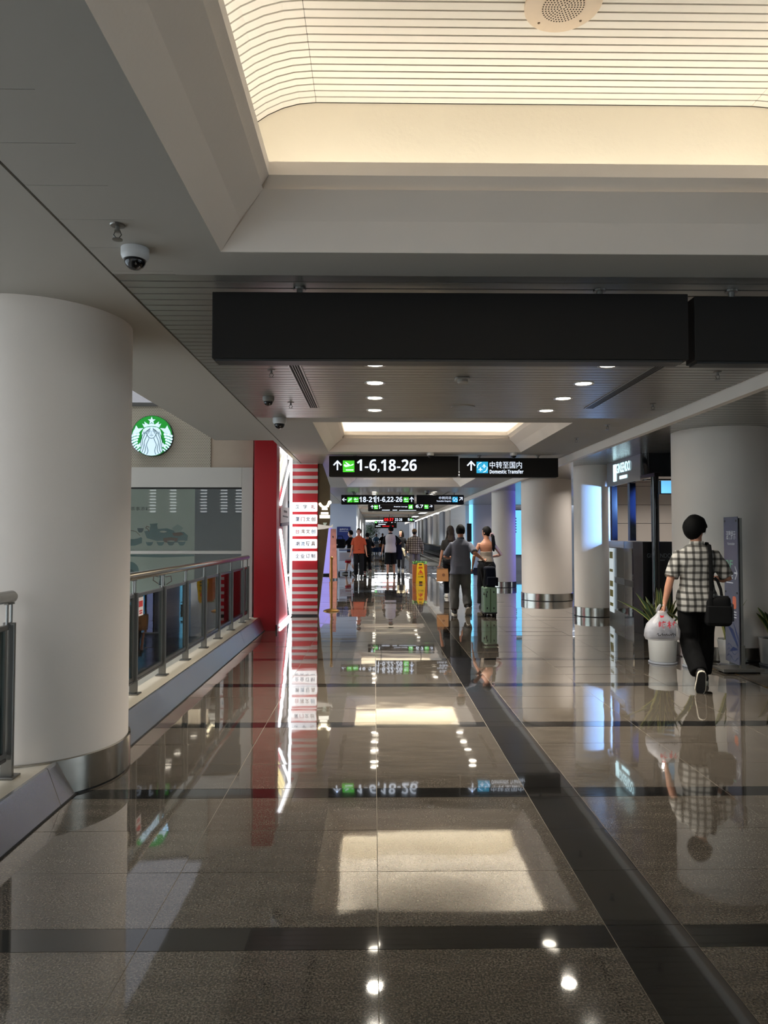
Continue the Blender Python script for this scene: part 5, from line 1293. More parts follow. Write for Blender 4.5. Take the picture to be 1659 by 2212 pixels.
def person(label, x, y, yaw, H, top, bottom, feet, hands, skin='mid', hair=hair_black, hairstyle='short', shoes=(shoe_black, sole_white), head=(0, 0), female=False, vox=0.011, drop=0.0, face=False, hints=None, curls=(0.55, 0.55), lean=0.0, girth=1.0, hand_sides=None, sole_black_under=False):
    s = H / 1.75; R_ = thing('person', label, 'person', (x, y, 0), rz=yaw)
    sw = (0.90 if female else 1.0); ww = (0.86 if female else 1.0) * girth
    hz = (0.905 - drop) * s
    Lm = Matrix.Rotation(-lean, 3, 'X')
    def T(p):                                                    # scale, drop and lean the upper body
        q = Vector((p[0] * s, p[1] * s, p[2] * s - hz - drop * s)); q = Lm @ q; return Vector((q.x, q.y, q.z + hz))
    B = MB()
    # torso
    torso = [(.82, .13, .10, 0), (.88, .165 * (1.03 if female else 1), .12, -.012), (.95, .165 * (1.02 if female else 1), .12, -.010), (1.03, .150 * ww, .108, 0), (1.12, .143 * ww, .103, .004), (1.22, .156 * sw * min(1.05, ww + .04), .110, .004), (1.31, .168 * sw, .112, 0), (1.365, .166 * sw, .102, -.006), (1.405, .142 * sw, .086, -.010), (1.44, .104 * sw, .070, -.010), (1.468, .072, .060, -.010), (1.49, .056, .055, -.008)]
    def trings(rows, n=24):
        sq = lambda v: math.copysign(abs(v) ** .85, v)
        return [[tuple(T((rx * sq(math.cos(2 * PI * k / n)), yo + ry * sq(math.sin(2 * PI * k / n)), z))) for k in range(n)] for z, rx, ry, yo in rows]
    B.loft(trings(torso))
    hc = T((0, .012, 1.628))
    B.tube([T((0, -.014, 1.44)), T((0, -.010, 1.50)), hc + Vector((0, -.012, -.055)) * s], [.062 * s, .055 * s, .056 * s], 14)
    hy, hp = head
    hr = [(-.117, .020, .020, .050), (-.108, .036, .040, .036), (-.080, .052, .064, .018), (-.04, .064, .082, .004), (.01, .0735, .094, -.005), (.05, .0755, .0965, -.008), (.085, .066, .084, -.010), (.108, .042, .054, -.010), (.120, .014, .018, -.010)]
    hd_ = lambda v: hc + rot(Vector(v) * s, hy, hp)
    B.loft([[tuple(hd_((rx * math.cos(2 * PI * k / 20), yo + ry * math.sin(2 * PI * k / 20), z))) for k in range(20)] for z, rx, ry, yo in hr])
    def hball(mb, c, rx, ry, rz, n=12, m=8):
        mb.loft([[tuple(hd_((c[0] + rx * math.sin(PI * i / m) * math.cos(2 * PI * k / n), c[1] + ry * math.sin(PI * i / m) * math.sin(2 * PI * k / n), c[2] - rz * math.cos(PI * i / m)))) for k in range(n)] for i in [0.08] + list(range(1, m)) + [m - .08]])
    hball(B, (0, .094, -.022), .013, .018, .022); hball(B, (0, .088, -.062), .024, .010, .010)
    for q in (-1, 1): hball(B, (q * .078, -.004, -.008), .011, .022, .032)
    # arms
    arm = {}
    for q, nm in ((-1, 'L'), (1, 'R')):
        S_ = T((q * .172 * sw, -.004, 1.378)); tg = hands[nm]; W = Vector(tg[:3]) * s
        hint = (hints or {}).get(nm, (q * .45, -1, -.1))
        E_, W = ik(S_, W, .285 * s, .245 * s, hint); arm[nm] = (S_, E_, W)
        g = .92 if female else 1.0
        B.tube([T((q * .11 * sw, -.004, 1.372)), S_, S_.lerp(E_, .45), E_, E_.lerp(W, .3), E_.lerp(W, .7), W], [.042 * s * g, .047 * s * g, .045 * s * g, .038 * s * g, .039 * s * g, .030 * s * g, .0235 * s * g], 12, cap='round')
        dirh = Vector(tg[3:6]) if len(tg) >= 6 else (W - E_)
        sd = (hand_sides or {}).get(nm, (-q * .3, 1, .2))
        hand(B, W, dirh, sd, (curls[0] if q < 0 else curls[1]) * (1 if q < 0 else -1) * (-1), s, 1.0 if vox < .0095 else 1.25)
    # legs and feet
    legs = {}
    for q, nm in ((-1, 'L'), (1, 'R')):
        fx, fy, pit = feet[nm][:3]; pr = math.radians(pit); lift = feet[nm][3] if len(feet[nm]) > 3 else 0.0
        f = Vector((0, math.cos(pr), math.sin(pr))); u = Vector((0, -math.sin(pr), math.cos(pr)))
        az = .085 * s
        if pit < 0: az = (.165 * -f.z + .085 * u.z) * s
        if pit > 0: az = (.075 * f.z + .085 * u.z) * s
        A = Vector((fx * s, fy * s, az + lift)); Hj = Vector((q * .088 * s, 0, hz))
        K, A = ik(Hj, A, .425 * s, .405 * s, (q * .08, 1, 0)); legs[nm] = (Hj, K, A, f, u)
        B.tube([Hj + Vector((0, 0, .03 * s)), Hj.lerp(K, .3), Hj.lerp(K, .75), K, K.lerp(A, .3), K.lerp(A, .75), A], [.078 * s, .080 * s, .060 * s, .052 * s, .053 * s, .037 * s, .034 * s], 12, cap='round')
        B.tube([A - u * .01 * s, A - u * .045 * s + f * .03 * s, A - u * .062 * s + f * .13 * s], [.036 * s, (.034 * s, .03 * s), (.034 * s, .018 * s)], 10, cap='round')
    body = remesh(B, vox * s, 3); link('body', body, SKIN[skin], R_, False)
    # shoes
    for nm in ('L', 'R'):
        Hj, K, A, f, u = legs[nm]; r_ = Vector((1, 0, 0)); mb = MB(); rings = []
        for t_, wd, h in ((-.080, .022, .045), (-.068, .034, .075), (-.03, .040, .098), (.02, .042, .090), (.07, .046, .066), (.12, .047, .052), (.158, .038, .042), (.178, .018, .028)):
            c = A + (f * t_ + u * (-.085 + .010 + h * .5)) * s
            rings.append([tuple(c + (r_ * wd * math.cos(2 * PI * k / 14) + u * (h * .5) * math.sin(2 * PI * k / 14)) * s) for k in range(14)])
        mb.loft(rings); sh = obj('shoe', mb, shoes[0], R_, False, True)
        ol = [(-.084, 0)] + [(t_, wd) for t_, wd in ((-.078, .024), (-.06, .036), (-.02, .041), (.03, .043), (.08, .049), (.13, .050), (.165, .038), (.184, .015))]
        pts = [(t_, wd) for t_, wd in ol] + [(t_, -wd) for t_, wd in reversed(ol[1:])]
        mb = MB(); mb.flat((tuple(A - u * .085 * s), tuple(f * s), tuple(r_ * s), tuple(u)), pts, .024 * s); obj('sole', mb, shoes[1], sh, False)
        if sole_black_under:
            mb = MB(); mb.flat((tuple(A - u * .086 * s), tuple(f * s), tuple(r_ * s), tuple(u)), [(a_ * .95, b_ * .88) for a_, b_ in pts], .004 * s); obj('tread', mb, sole_black, sh, False)
    # lower garment
    bm_, cuff, rads = bottom['m'], bottom.get('cuff', 1.0), bottom.get('r', (.098, .078, .066))
    mb = MB(); ex = bottom.get('ex', .024)
    mb.loft(trings([(z, rx + ex, ry + ex, yo) for z, rx, ry, yo in ((.83, .145, .105, -.008), (.88, .166, .12, -.012), (.95, .165, .118, -.010), (1.02, .152 * ww, .108, 0))]))
    for q, nm in ((-1, 'L'), (1, 'R')):
        Hj, K, A, f, u = legs[nm]
        full = [Hj + Vector((0, 0, .02 * s)), Hj.lerp(K, .35), Hj.lerp(K, .75), K, K.lerp(A, .35), K.lerp(A, .75), A + u * .015 * s]
        rr = [rads[0], rads[0] * .98, (rads[0] + rads[1]) / 2, rads[1], rads[1] * .97, (rads[1] + rads[2]) / 2, rads[2]]
        if cuff < 1:
            tl = .425 + .405; want = cuff * tl; pts = [full[0], full[1]]; ra = [rr[0] * s, rads[0] * s]
            end = Hj.lerp(K, want / .425) if want < .425 else K.lerp(A, (want - .425) / .405)
            if want > .425: pts.append(K); ra.append(rads[1] * s)
            pts.append(end); ra.append(rads[2] * s)
            mb.tube(pts, ra, 16)
        else: mb.tube(full, [r * s for r in rr], 16)
    link(bottom.get('name', 'trousers'), remesh(mb, .0115 * s, 3, bottom.get('wr', .008), 9, 3), bm_, R_, False)
    # upper garment
    tm, hem, ex = top['m'], top.get('hem', .86), top.get('ex', .022)
    mb = MB(); hi = top.get('high', 1.475)
    rows = [(hem, .175 * ww + ex, .122 + ex, -.008)] + [(z, rx + ex * (1.15 if z < 1.1 else .9), ry + ex, yo) for z, rx, ry, yo in torso if hem + .03 < z < hi - .005]
    if hi > 1.46: rows += [(1.478, .082, .072, -.010)]
    mb.loft(trings(rows))
    if top.get('sleeve', .55) > 0:
        for q, nm in ((-1, 'L'), (1, 'R')):
            S_, E_, W = arm[nm]; fr = top.get('sleeve', .55); r0, r1 = top.get('sr', (.061, .064)); start = T((q * .09 * sw, -.004, 1.372))
            if fr <= 1: pts, ra = [start, S_ + Vector((0, 0, -.012 * s)), S_.lerp(E_, fr * .5), S_.lerp(E_, fr)], [r0 * .9, r0, (r0 + r1) / 2, r1]
            else: pts, ra = [start, S_, S_.lerp(E_, .5), E_, E_.lerp(W, (fr - 1) * .5), E_.lerp(W, fr - 1)], [r0 * .9, r0, r0 * .97, (r0 + r1) / 2, r1, r1 * .9]
            tgt = mb
            if top.get('sleeve_m'): tgt = MB()
            tgt.tube(pts, [r * s for r in ra], 16, cap='flat')
            if top.get('sleeve_m'): link('sleeve', remesh(tgt, .0115 * s, 2, .004, 9, q), top['sleeve_m'], R_, False)
    link(top.get('name', 'shirt'), remesh(mb, .0115 * s, 3, top.get('wr', .007), 8, 1 + len(label) % 7), tm, R_, False)
    if top.get('collar'):
        mb = MB(); mb.loft([[tuple(T((rx * math.cos(2 * PI * k / 20), -.010 + ry * math.sin(2 * PI * k / 20), z + (.012 if math.sin(2 * PI * k / 20) < 0 else -.012)))) for k in range(20)] for z, rx, ry in ((1.462, .078, .076), (1.488, .074, .072), (1.502, .070, .068), (1.498, .064, .062), (1.470, .064, .062))])
        obj('collar', mb, top['collar'], R_, False, True)
    # hair
    mb = MB(); rings = []; n, m = 30, 18
    for i in range(m + 1):
        th = PI * (i + (.05 if i == 0 else -.05 if i == m else 0)) / m; row = []
        for k in range(n):
            ph = 2 * PI * k / n; sx_, sy_, sz_ = math.sin(th) * math.cos(ph), math.sin(th) * math.sin(ph), -math.cos(th)
            px, py, pz = sx_ * .089, sy_ * .107 - .014, sz_ * .118 + .022
            if hairstyle == 'bowl': px *= 1.27; py *= 1.2; pz = pz * 1.14 - .004
            line = (.070 if face else .052) if hairstyle != 'bowl' else .03
            k_in = 1.0
            if py > .030 and pz < line: k_in = .74                                  # open in front of the face
            if py <= .030 and pz < (-.045 if hairstyle in ('short', 'bowl') else -.06) and py > -.03: k_in = .74   # clear of the ears
            if pz < (-.060 if hairstyle == 'short' else -.085) and hairstyle in ('short', 'pony'): k_in = .72
            nz = 1 + (.030 if hairstyle != 'bowl' else .05) * noise.noise(Vector((px, py, pz * .6)) * (32 if hairstyle != 'bowl' else 26))
            row.append(tuple(hd_((px * k_in * nz, py * k_in * nz if k_in < 1 else py * nz, pz * (k_in if pz < 0 else 1) * nz))))
        rings.append(row)
    mb.loft(rings)
    if hairstyle == 'long':
        a = hd_((0, -.07, .02)); b_ = hd_((0, -.09, -.12)); c = T((0, -.135, 1.40)); d_ = T((0.01, -.145, top.get('hair_to', 1.27)))
        mb.tube([a, b_, c, d_], [(.075 * s, .05 * s), (.078 * s, .05 * s), (.085 * s, .035 * s), (.035 * s, .018 * s)], 14)
        for q in (-1, 1): mb.tube([hd_((q * .075, -.01, .02)), hd_((q * .083, .0, -.10)), T((q * .10, -.02, 1.42)), T((q * .115, .05, 1.33))], [(.025 * s, .045 * s), (.024 * s, .04 * s), (.03 * s, .03 * s), (.014 * s, .014 * s)], 10)
        link('hair', remesh(mb, .010 * s, 2, .006, 22, 5), hair, R_, False)
    elif hairstyle == 'pony':
        hb = hd_((.03, -.10, -.035))
        obj('hair', mb, hair, R_, False, True)
        m2 = MB(); m2.tube([hb, hb + Vector((.03, -.05, -.05)) * s, hb + Vector((.045, -.05, -.2)) * s, hb + Vector((.05, -.03, -.36)) * s], [.026 * s, .036 * s, .040 * s, .022 * s], 14, cap='round')
        link('ponytail', remesh(m2, .008 * s, 2, .005, 25, 2), hair, R_, False)
        m2 = MB()
        for k in range(10): a = 2 * PI * k / 10; m2.ball(tuple(hb + Vector((math.cos(a) * .034 + .012, -.028, math.sin(a) * .034 - .02)) * s), .018 * s, n=8, m=6)
        link('scrunchie', remesh(m2, .007 * s, 1), M('scrunchie pink', (196, 156, 150), 0.8), R_, False)
    else:
        obj('hair', mb, hair, R_, False, True)
    if hairstyle == 'cap':
        cm = M('cap tan', (128, 96, 58), 0.85)
        m2 = MB(); m2.loft([[tuple(hd_((.094 * r * math.cos(2 * PI * k / 24), -.012 + .112 * r * math.sin(2 * PI * k / 24), z))) for k in range(24)] for z, r in ((.025, 1.0), (.07, .98), (.105, .82), (.13, .5), (.138, .12))]); cp = obj('cap', m2, cm, R_, False, True)
        m2 = MB(); m2.loft([[tuple(hd_((.075 * math.cos(a), .085 + .085 * math.sin(a), .030 + dz))) for a in [PI * k / 10 for k in range(11)]] for dz in (0, .006)]); obj('peak', m2, cm, cp, False)
    if face:
        em, iris, lip = M('eye white', (225, 222, 216), 0.3), M('iris', (34, 24, 20), 0.2), M('lips', (146, 84, 76), 0.5)
        for q in (-1, 1):
            m2 = MB(); hball(m2, (q * .031, .080, .006), .0145, .010, .0085); e = obj('eye', m2, em, R_, False, True)
            m2 = MB(); hball(m2, (q * .031, .088, .006), .006, .004, .006, 10, 6); obj('iris', m2, iris, e, False, True)
            m2 = MB(); m2.tube([hd_((q * .014, .090, .026)), hd_((q * .030, .091, .031)), hd_((q * .048, .080, .026))], .0042 * s, 6); obj('eyebrow', m2, hair, R_, False)
        m2 = MB(); hball(m2, (0, .094, -.062), .022, .007, .0065); obj('lips', m2, lip, R_, False, True)
    R_['_s'] = s
    return R_, dict(T=T, arm=arm, legs=legs, hd=hd_, s=s)
def W_(R_, p):
    """a point of a figure's own frame in the scene"""
    q = Matrix.Rotation(R_.rotation_euler.z, 3, 'Z') @ Vector(p); return q + R_.location

# ---- 1 the walking man in the checked shirt
shirt_check = plaid('cream and black check', (172, 169, 163), (20, 19, 18), 0.066, 0.066, 0.28, 0.28)
blk = cloth('black cloth', (9, 9, 10)); 
P1, A1 = person('man walking away in cream and black checked short-sleeved shirt carrying a plastic bag', 3.235, 7.10, -0.21, 1.715,
    dict(m=shirt_check, hem=.80, ex=.03, sleeve=.90, sr=(.067, .071), wr=.010, collar=shirt_check),
    dict(m=blk, r=(.106, .092, .082), wr=.010), {'L': (-.055, -.32, -66), 'R': (.115, .26, 0)},
    {'L': (-.325, -.08, .845, -.10, .02, -1), 'R': (.20, .22, 1.09)}, hairstyle='bowl', head=(-0.75, 0.28), vox=.0082, drop=.035,
    hints={'L': (-.6, -1, 0), 'R': (.8, -.6, -1)}, girth=.90, curls=(1.05, .9), shoes=(shoe_black, sole_white), sole_black_under=True, hand_sides={'L': (.15, 1, 0)})
m2 = MB()
for q in (-1, 1):
    m2.tube([A1['hd']((q * .033 + .024 * math.cos(a), .100, .004 + .018 * math.sin(a))) for a in [2 * PI * k / 12 for k in range(13)]], .0016, 5)
    m2.tube([A1['hd']((q * .057, .098, .006)), A1['hd']((q * .080, .06, .008)), A1['hd']((q * .083, -.01, .004))], .0016, 5)
m2.tube([A1['hd']((-.010, .102, .006)), A1['hd']((.010, .102, .006))], .0016, 5)
obj('glasses', m2, steel_dk, P1, False)
hw = W_(P1, A1['arm']['L'][2])                                # wrist that carries the plastic bag
bx, by, bz = hw.x + 0.0 - 0.035, hw.y - 0.01, hw.z - 0.085
t = thing('plastic_bag', 'white translucent plastic carrier bag with red characters hanging from the walking man\'s hand', 'bag', (bx, by, bz - 0.27))
def bagring(z, rx, ry, n=36, seed=0.0):
    out = []
    for k in range(n):
        a = 2 * PI * k / n; c, s_ = math.cos(a), math.sin(a)
        q = 1 + .055 * noise.noise(Vector((c * 3, s_ * 3, z * 14))) + .03 * noise.noise(Vector((c * 8, s_ * 8, z * 5)))
        out.append((bx + rx * q * (abs(c) ** .8) * (1 if c > 0 else -1), by + ry * q * (abs(s_) ** .8) * (1 if s_ > 0 else -1), bz + z))
    return out
mb = MB(); mb.loft([bagring(z, rx, ry) for z, rx, ry in ((-.270, .145, .085), (-.272, .160, .098), (-.24, .172, .105), (-.18, .172, .105), (-.12, .150, .09), (-.07, .105, .065), (-.035, .066, .040), (-.01, .050, .026), (.012, .045, .020))])
bagm = M('bag film', (206, 206, 212), 0.3, alpha=0.5, bump=(26, 0.006))
obj('film', mb, bagm, t, smooth=True)
mb = MB()
for q in (-1, 1):
    mb.tube([(bx + q * .045, by, bz + .0), (bx + q * .034, by - .012, bz + .05), (bx + q * .012, by - .004, bz + .075)], [(.020, .006), (.014, .005), (.010, .004)], 8)
obj('handle_loop', mb, bagm, t, smooth=True)
mb = MB(); mb.rbox(bx - .14, bx + .13, by - .07, by + .07, bz - .262, bz - .10, .05, 5); obj('contents', mb, M('bag contents', (78, 84, 104), 0.7, var=(9, 0.4)), t)
Fbg = FR(0, by - 0.112, 0); pr_red = M('bag print red', (190, 40, 56), 0.5); 
txt('lettering', '峰村', ((0, by - 0.104, bz), (1, 0, 0), (0, .22, .976), (0, -1, .2)), (bx - .085, bx + .085, -.150, -.078), pr_red, t, 0.02)
mb = MB(); mb.flat(((0, by - 0.078, bz), (1, 0, 0), (0, .5, .87), (0, -1, .5)), [(bx - .055, -.055), (bx - .055, -.025), (bx - .035, -.034), (bx - .018, -.026), (bx - .022, -.048), (bx - .04, -.052)], .002); obj('red_mark', mb, pr_red, t)
mb = MB(); rnd = random.Random(2)
for k in range(9): 
    x0 = bx - .095 + .021 * k
    mb.stroke(Fbg, [(x0, bz - .215 + rnd.uniform(-.008, .008)), (x0 + .012, bz - .205 + rnd.uniform(-.01, .01)), (x0 + .016, bz - .222)], .0045, .0015)
obj('black_scrawl', mb, black_metal, t)
# shoulder bag with its strap
hipw = W_(P1, (.165, -.125, 0))
t = thing('shoulder_bag', 'black shoulder bag hanging at the walking man\'s right hip', 'bag', (hipw.x, hipw.y, .62), rz=-0.25)
mb = MB(); mb.rbox(-.125, .125, -.075, .075, .0, .285, .055, 5); bd = MB(); bd.v = [(x * (1 - .10 * (z / .285) ** 2), y_ * (1 - .25 * (z / .285)), z + .018 * math.sin(x * 9) * (z / .285)) for x, y_, z in mb.v]; bd.f = mb.f; bd.mi = mb.mi
bag_blk = M('bag black', (10, 10, 11), 0.8, spec=0.2, bump=(220, 0.001))
link('bag_body', remesh(bd, .010, 14), bag_blk, t, False)
mb = MB(); mb.rbox(-.11, .11, -.088, -.060, .03, .20, .012, 2); obj('front_pocket', mb, bag_blk, t, False, bevel=0.004)
mb = MB(); mb.rbox(.108, .136, -.05, .05, .05, .22, .012, 2); obj('mesh_pocket', mb, M('pocket mesh', (52, 54, 60), 0.5, bump=(400, 0.001)), t, False)
mb = MB(); mb.tube([(-.10, 0, .29), (.10, 0, .29)], .006, 8); obj('zip', mb, M('zip', (70, 72, 76), 0.4, 0.5), t, False)
mb = MB(); mb.tube([(.04, 0, .27), (.03, .01, .36), (.005, .02, .44), (-.02, .04, .47)], [(.014, .004)] * 4, 8); obj('carry_handle', mb, bag_blk, t, False)
mb = MB()
top_w = [W_(P1, A1['T']((.105, dy, z))) for dy, z in ((.09, 1.40), (.0, 1.500), (-.09, 1.475), (-.132, 1.38), (-.150, 1.20), (-.150, 1.02))]
lc = Matrix.Rotation(0.25, 3, 'Z')
pts = [lc @ (Vector(p) - Vector(t.location)) for p in top_w] + [Vector((-.075, -.055, .27)), Vector((-.075, -.07, .12))]
mb.tube(pts, [(.019, .004)] * len(pts), 8, up=(0, 1, 0.01)); obj('strap', mb, bag_blk, t, False)

# ---- 2 the man in grey with the suitcase
P2, A2 = person('man walking away in a slate grey polo shirt and grey trousers pulling a green suitcase', 1.66, 13.62, 0.0, 1.72,
    dict(m=cloth('slate polo', (100, 103, 114)), hem=.80, ex=.03, sleeve=.90, sr=(.064, .068), collar=cloth('slate collar', (88, 90, 100)), wr=.006),
    dict(m=cloth('grey trousers', (96, 95, 93)), r=(.108, .092, .082), wr=.012), {'L': (-.12, -.02, 0), 'R': (.115, -.17, -38)},
    {'L': (-.14, .20, 1.10), 'R': (.405, -.06, 1.085)}, hints={'L': (-.9, -.6, -.6), 'R': (.3, -1, -.7)}, vox=.010, drop=.012, girth=1.12, head=(0.0, .1), curls=(.6, 1.0))
hw = W_(P2, A2['arm']['R'][2])
# ---- suitcase and the backpack on it
sx, sy = 2.17, 13.42
mint = M('mint shell', (134, 166, 138), 0.35)
t = thing('suitcase', 'mint green upright wheeled suitcase with black corners pulled by the man in grey', 'suitcase', (sx, sy, 0))
mb = MB(); mb.rbox(sx - .125, sx + .125, sy - .175, sy + .175, .06, .545, .035, 4); obj('shell', mb, mint, t, auto=40)
for xx in (-.085, 0, .085):
    mb = MB(); mb.box(sx + xx - .012, sx + xx + .012, sy - .181, sy - .172, .09, .52); obj('rib', mb, mint if xx else M('zip green', (86, 110, 78), 0.5), t, bevel=0.003)
for xx in (-.1, .1):
    for z0 in (.14, .44):
        mb = MB(); mb.box(sx + xx * .62 - .010, sx + xx * .62 + .010, sy - .184, sy - .172, z0, z0 + .035); obj('corner_stud', mb, black_metal, t)
mb = MB(); mb.rbox(sx - .128, sx + .128, sy - .178, sy + .178, .05, .085, .036, 3); obj('bottom_guard', mb, black_metal, t)
for xx in (-.095, .095):
    for yy in (-.14, .14):
        mb = MB(); mb.tube([(sx + xx - .014, sy + yy, .026), (sx + xx + .014, sy + yy, .026)], .026, 14, up=(0, 0, 1)); obj('wheel', mb, rubber, t)
mb = MB()
for xx in (-.07, .03): mb.tube([(sx + xx - .02, sy + .12, .54), (hw.x + xx * .8 - .0, hw.y + .04, hw.z - .05)], .009, 8)
mb.tube([(hw.x - .075, hw.y + .04, hw.z - .05), (hw.x + .05, hw.y + .04, hw.z - .05)], .014, 8); obj('pull_handle', mb, black_metal, t)
t = thing('backpack', 'dark navy backpack resting on top of the mint green suitcase', 'bag', (sx + .03, sy, .547))
mb = MB(); mb.rbox(sx - .085, sx + .13, sy - .13, sy + .10, .549, .93, .06, 5)
bd = MB(); bd.f = mb.f; bd.mi = mb.mi; bd.v = [(x + (.0 if z < .9 else -.01), y_ + .04 * ((z - .55) / .4) ** 2 - .03 * math.sin((z - .55) / .38 * PI), z) for x, y_, z in mb.v]
nv_ = cloth('navy nylon', (26, 29, 40)); link('bag_body', remesh(bd, .012, 10), nv_, t)
mb = MB(); mb.rbox(sx - .06, sx + .11, sy - .19, sy - .12, .57, .74, .03, 3); obj('front_pocket', mb, nv_, t, auto=35)
mb = MB(); mb.rbox(sx + .125, sx + .165, sy - .09, sy + .05, .56, .72, .02, 3); obj('side_pocket', mb, nv_, t, auto=35)
mb = MB(); mb.tube([(sx - .02, sy + .02, .925), (sx + .02, sy - .0, .965), (sx + .06, sy + .02, .925)], .008, 8); obj('grab_loop', mb, black_metal, t)
mb = MB(); mb.tube([(sx - .08, sy - .09, .86), (sx - .11, sy - .12, .66), (sx - .10, sy - .15, .48), (sx - .115, sy - .17, .40)], [(.018, .004)] * 4, 8); mb.tube([(sx - .06, sy - .13, .60), (sx - .085, sy - .17, .48), (sx - .075, sy - .19, .36)], [(.010, .003)] * 3, 8); obj('dangling_strap', mb, black_metal, t)

# ---- 3 woman in the halter top
P3, A3 = person('woman walking away in a taupe strapless top and black trousers with a long ponytail', 2.335, 14.75, 0.0, 1.69,
    dict(m=cloth('taupe knit', (128, 118, 108)), hem=1.00, ex=.012, high=1.31, sleeve=0, name='strapless_top', wr=.003),
    dict(m=cloth('black wide trousers', (17, 17, 19)), r=(.108, .098, .10), wr=.010, ex=.018), {'L': (-.085, .10, 0), 'R': (.085, -.12, -20)},
    {'L': (-.29, .06, .90), 'R': (.13, .16, 1.10, -.6, .6, -.3)}, hints={'R': (1, -.5, -.2), 'L': (-.6, -1, 0)}, skin='tan', female=True, hairstyle='pony', head=(.85, .05), vox=.010, shoes=(shoe_black, sole_black))
# ---- 4 woman with the paper bag
P4, A4 = person('woman with long brown hair in a charcoal tee walking ahead with a paper bag', 1.86, 17.3, 0.0, 1.74,
    dict(m=cloth('charcoal tee', (54, 52, 50)), hem=.86, ex=.022, sleeve=.75, sr=(.058, .060), hair_to=1.24),
    dict(m=cloth('black slim trousers', (18, 18, 20)), r=(.092, .072, .066)), {'L': (-.08, .18, 0), 'R': (.08, -.18, -25)},
    {'L': (-.255, .02, .845), 'R': (.27, .02, .86)}, female=True, hair=hair_brown, hairstyle='long', skin='mid', shoes=(M('shoe white', (205, 202, 196), 0.6), sole_white), vox=.011, head=(.25, 0), curls=(.9, .5))
hw = W_(P4, A4['arm']['L'][2])
t = thing('paper_bag', 'brown paper carrier bag hanging from the hand of the woman in charcoal', 'bag', (hw.x + .06, hw.y, .36))
kraft = M('kraft paper', (158, 112, 70), 0.8, var=(8, 0.12)); kx, ky = hw.x + .055, hw.y - .02
mb = MB(); mb.loft([[(kx + sx_ * a, ky + sy_ * b_, z) for sx_, sy_ in ((-1, -1), (1, -1), (1, 1), (-1, 1))] for z, a, b_ in ((.40, .135, .075), (.41, .14, .08), (.60, .137, .072), (.705, .128, .060))]); obj('bag_body', mb, kraft, t)
mb = MB(); mb.loft([[(kx + sx_ * a, ky + sy_ * b_, z) for sx_, sy_ in ((-1, -1), (1, -1), (1, 1), (-1, 1))] for z, a, b_ in ((.690, .1305, .0625), (.712, .1305, .0625))]); obj('folded_rim', mb, M('kraft rim', (128, 88, 54), 0.8), t)
mb = MB(); mb.flat(FR(0, ky - .0775, 0), circ(kx + .02, .56, .035, n=14), 0.003); obj('print', mb, M('kraft print', (110, 72, 46), 0.8), t)
mb = MB()
for dy in (-.05, .05): mb.tube([(kx - .06, ky + dy, .70), (hw.x - .02, hw.y, hw.z - .085), (kx + .06, ky + dy, .70)], .005, 6)
obj('handle_cord', mb, kraft, t)

# ---- 5..10 the middle distance
navyc, whitec = cloth('navy cloth', (24, 26, 44)), cloth('white cloth', (206, 198, 200))
P5, A5 = person('man in an orange polo shirt and black trousers walking toward the viewer', -0.55, 25.72, PI, 1.77,
    dict(m=cloth('orange polo', (178, 80, 54)), hem=.86, ex=.03, sleeve=.80, sr=(.063, .067), collar=cloth('orange collar', (200, 104, 72)), wr=.008),
    dict(m=cloth('black trousers', (20, 20, 23)), r=(.102, .085, .078), wr=.010), {'L': (-.10, .12, 0), 'R': (.10, -.05, -8)},
    {'L': (-.275, .10, .86), 'R': (.285, .10, .85)}, skin='mid', face=True, head=(-.18, 0), girth=1.12, shoes=(shoe_black, sole_black))
person('man in a black top and red shorts half hidden behind the man in orange', -0.93, 28.2, math.radians(75), 1.72,
    dict(m=cloth('black top', (20, 20, 24)), hem=.88, ex=.025, sleeve=.9), dict(m=cloth('red shorts', (160, 24, 36)), cuff=.56, r=(.10, .095, .10), name='shorts'),
    {'L': (-.09, .16, 0), 'R': (.09, -.16, -25)}, {'L': (-.18, .44, 1.14), 'R': (.18, .44, 1.14)}, skin='pale', hints={'L': (-.5, -.2, -1), 'R': (.5, -.2, -1)})
t = thing('holdall', 'black holdall bag lying over the handle of the luggage trolley', 'bag', (-1.33, 28.05, .97))
mb = MB(); mb.rbox(-1.55, -1.12, 27.82, 28.12, 1.025, 1.38, .09, 4); link('bag_body', remesh(mb, .014, 10), bag_blk, t)
mb = MB(); mb.tube([(-1.46, 27.9, 1.37), (-1.42, 27.9, 1.50), (-1.25, 27.9, 1.50), (-1.21, 27.9, 1.37)], .014, 8); obj('grip', mb, bag_blk, t)
mb = MB(); mb.flat(FR(0, 27.818, 0), circ(-1.45, 1.16, .03, n=12), .003); obj('badge', mb, sole_white, t)
person('dark-haired person in black seen from behind, just beyond the man in orange', -0.27, 28.5, 0.15, 1.63,
    dict(m=cloth('black tee', (22, 22, 25)), hem=.84, ex=.03, sleeve=.8), dict(m=cloth('black joggers', (19, 19, 21)), r=(.10, .082, .07)),
    {'L': (-.09, .10, 0), 'R': (.10, -.16, -30)}, {'L': (-.26, .05, .86), 'R': (.17, .22, 1.12, -.4, .8, .1)}, hints={'R': (.9, -.5, -.6)}, shoes=(M('maroon shoe', (110, 34, 40), 0.6), sole_white))
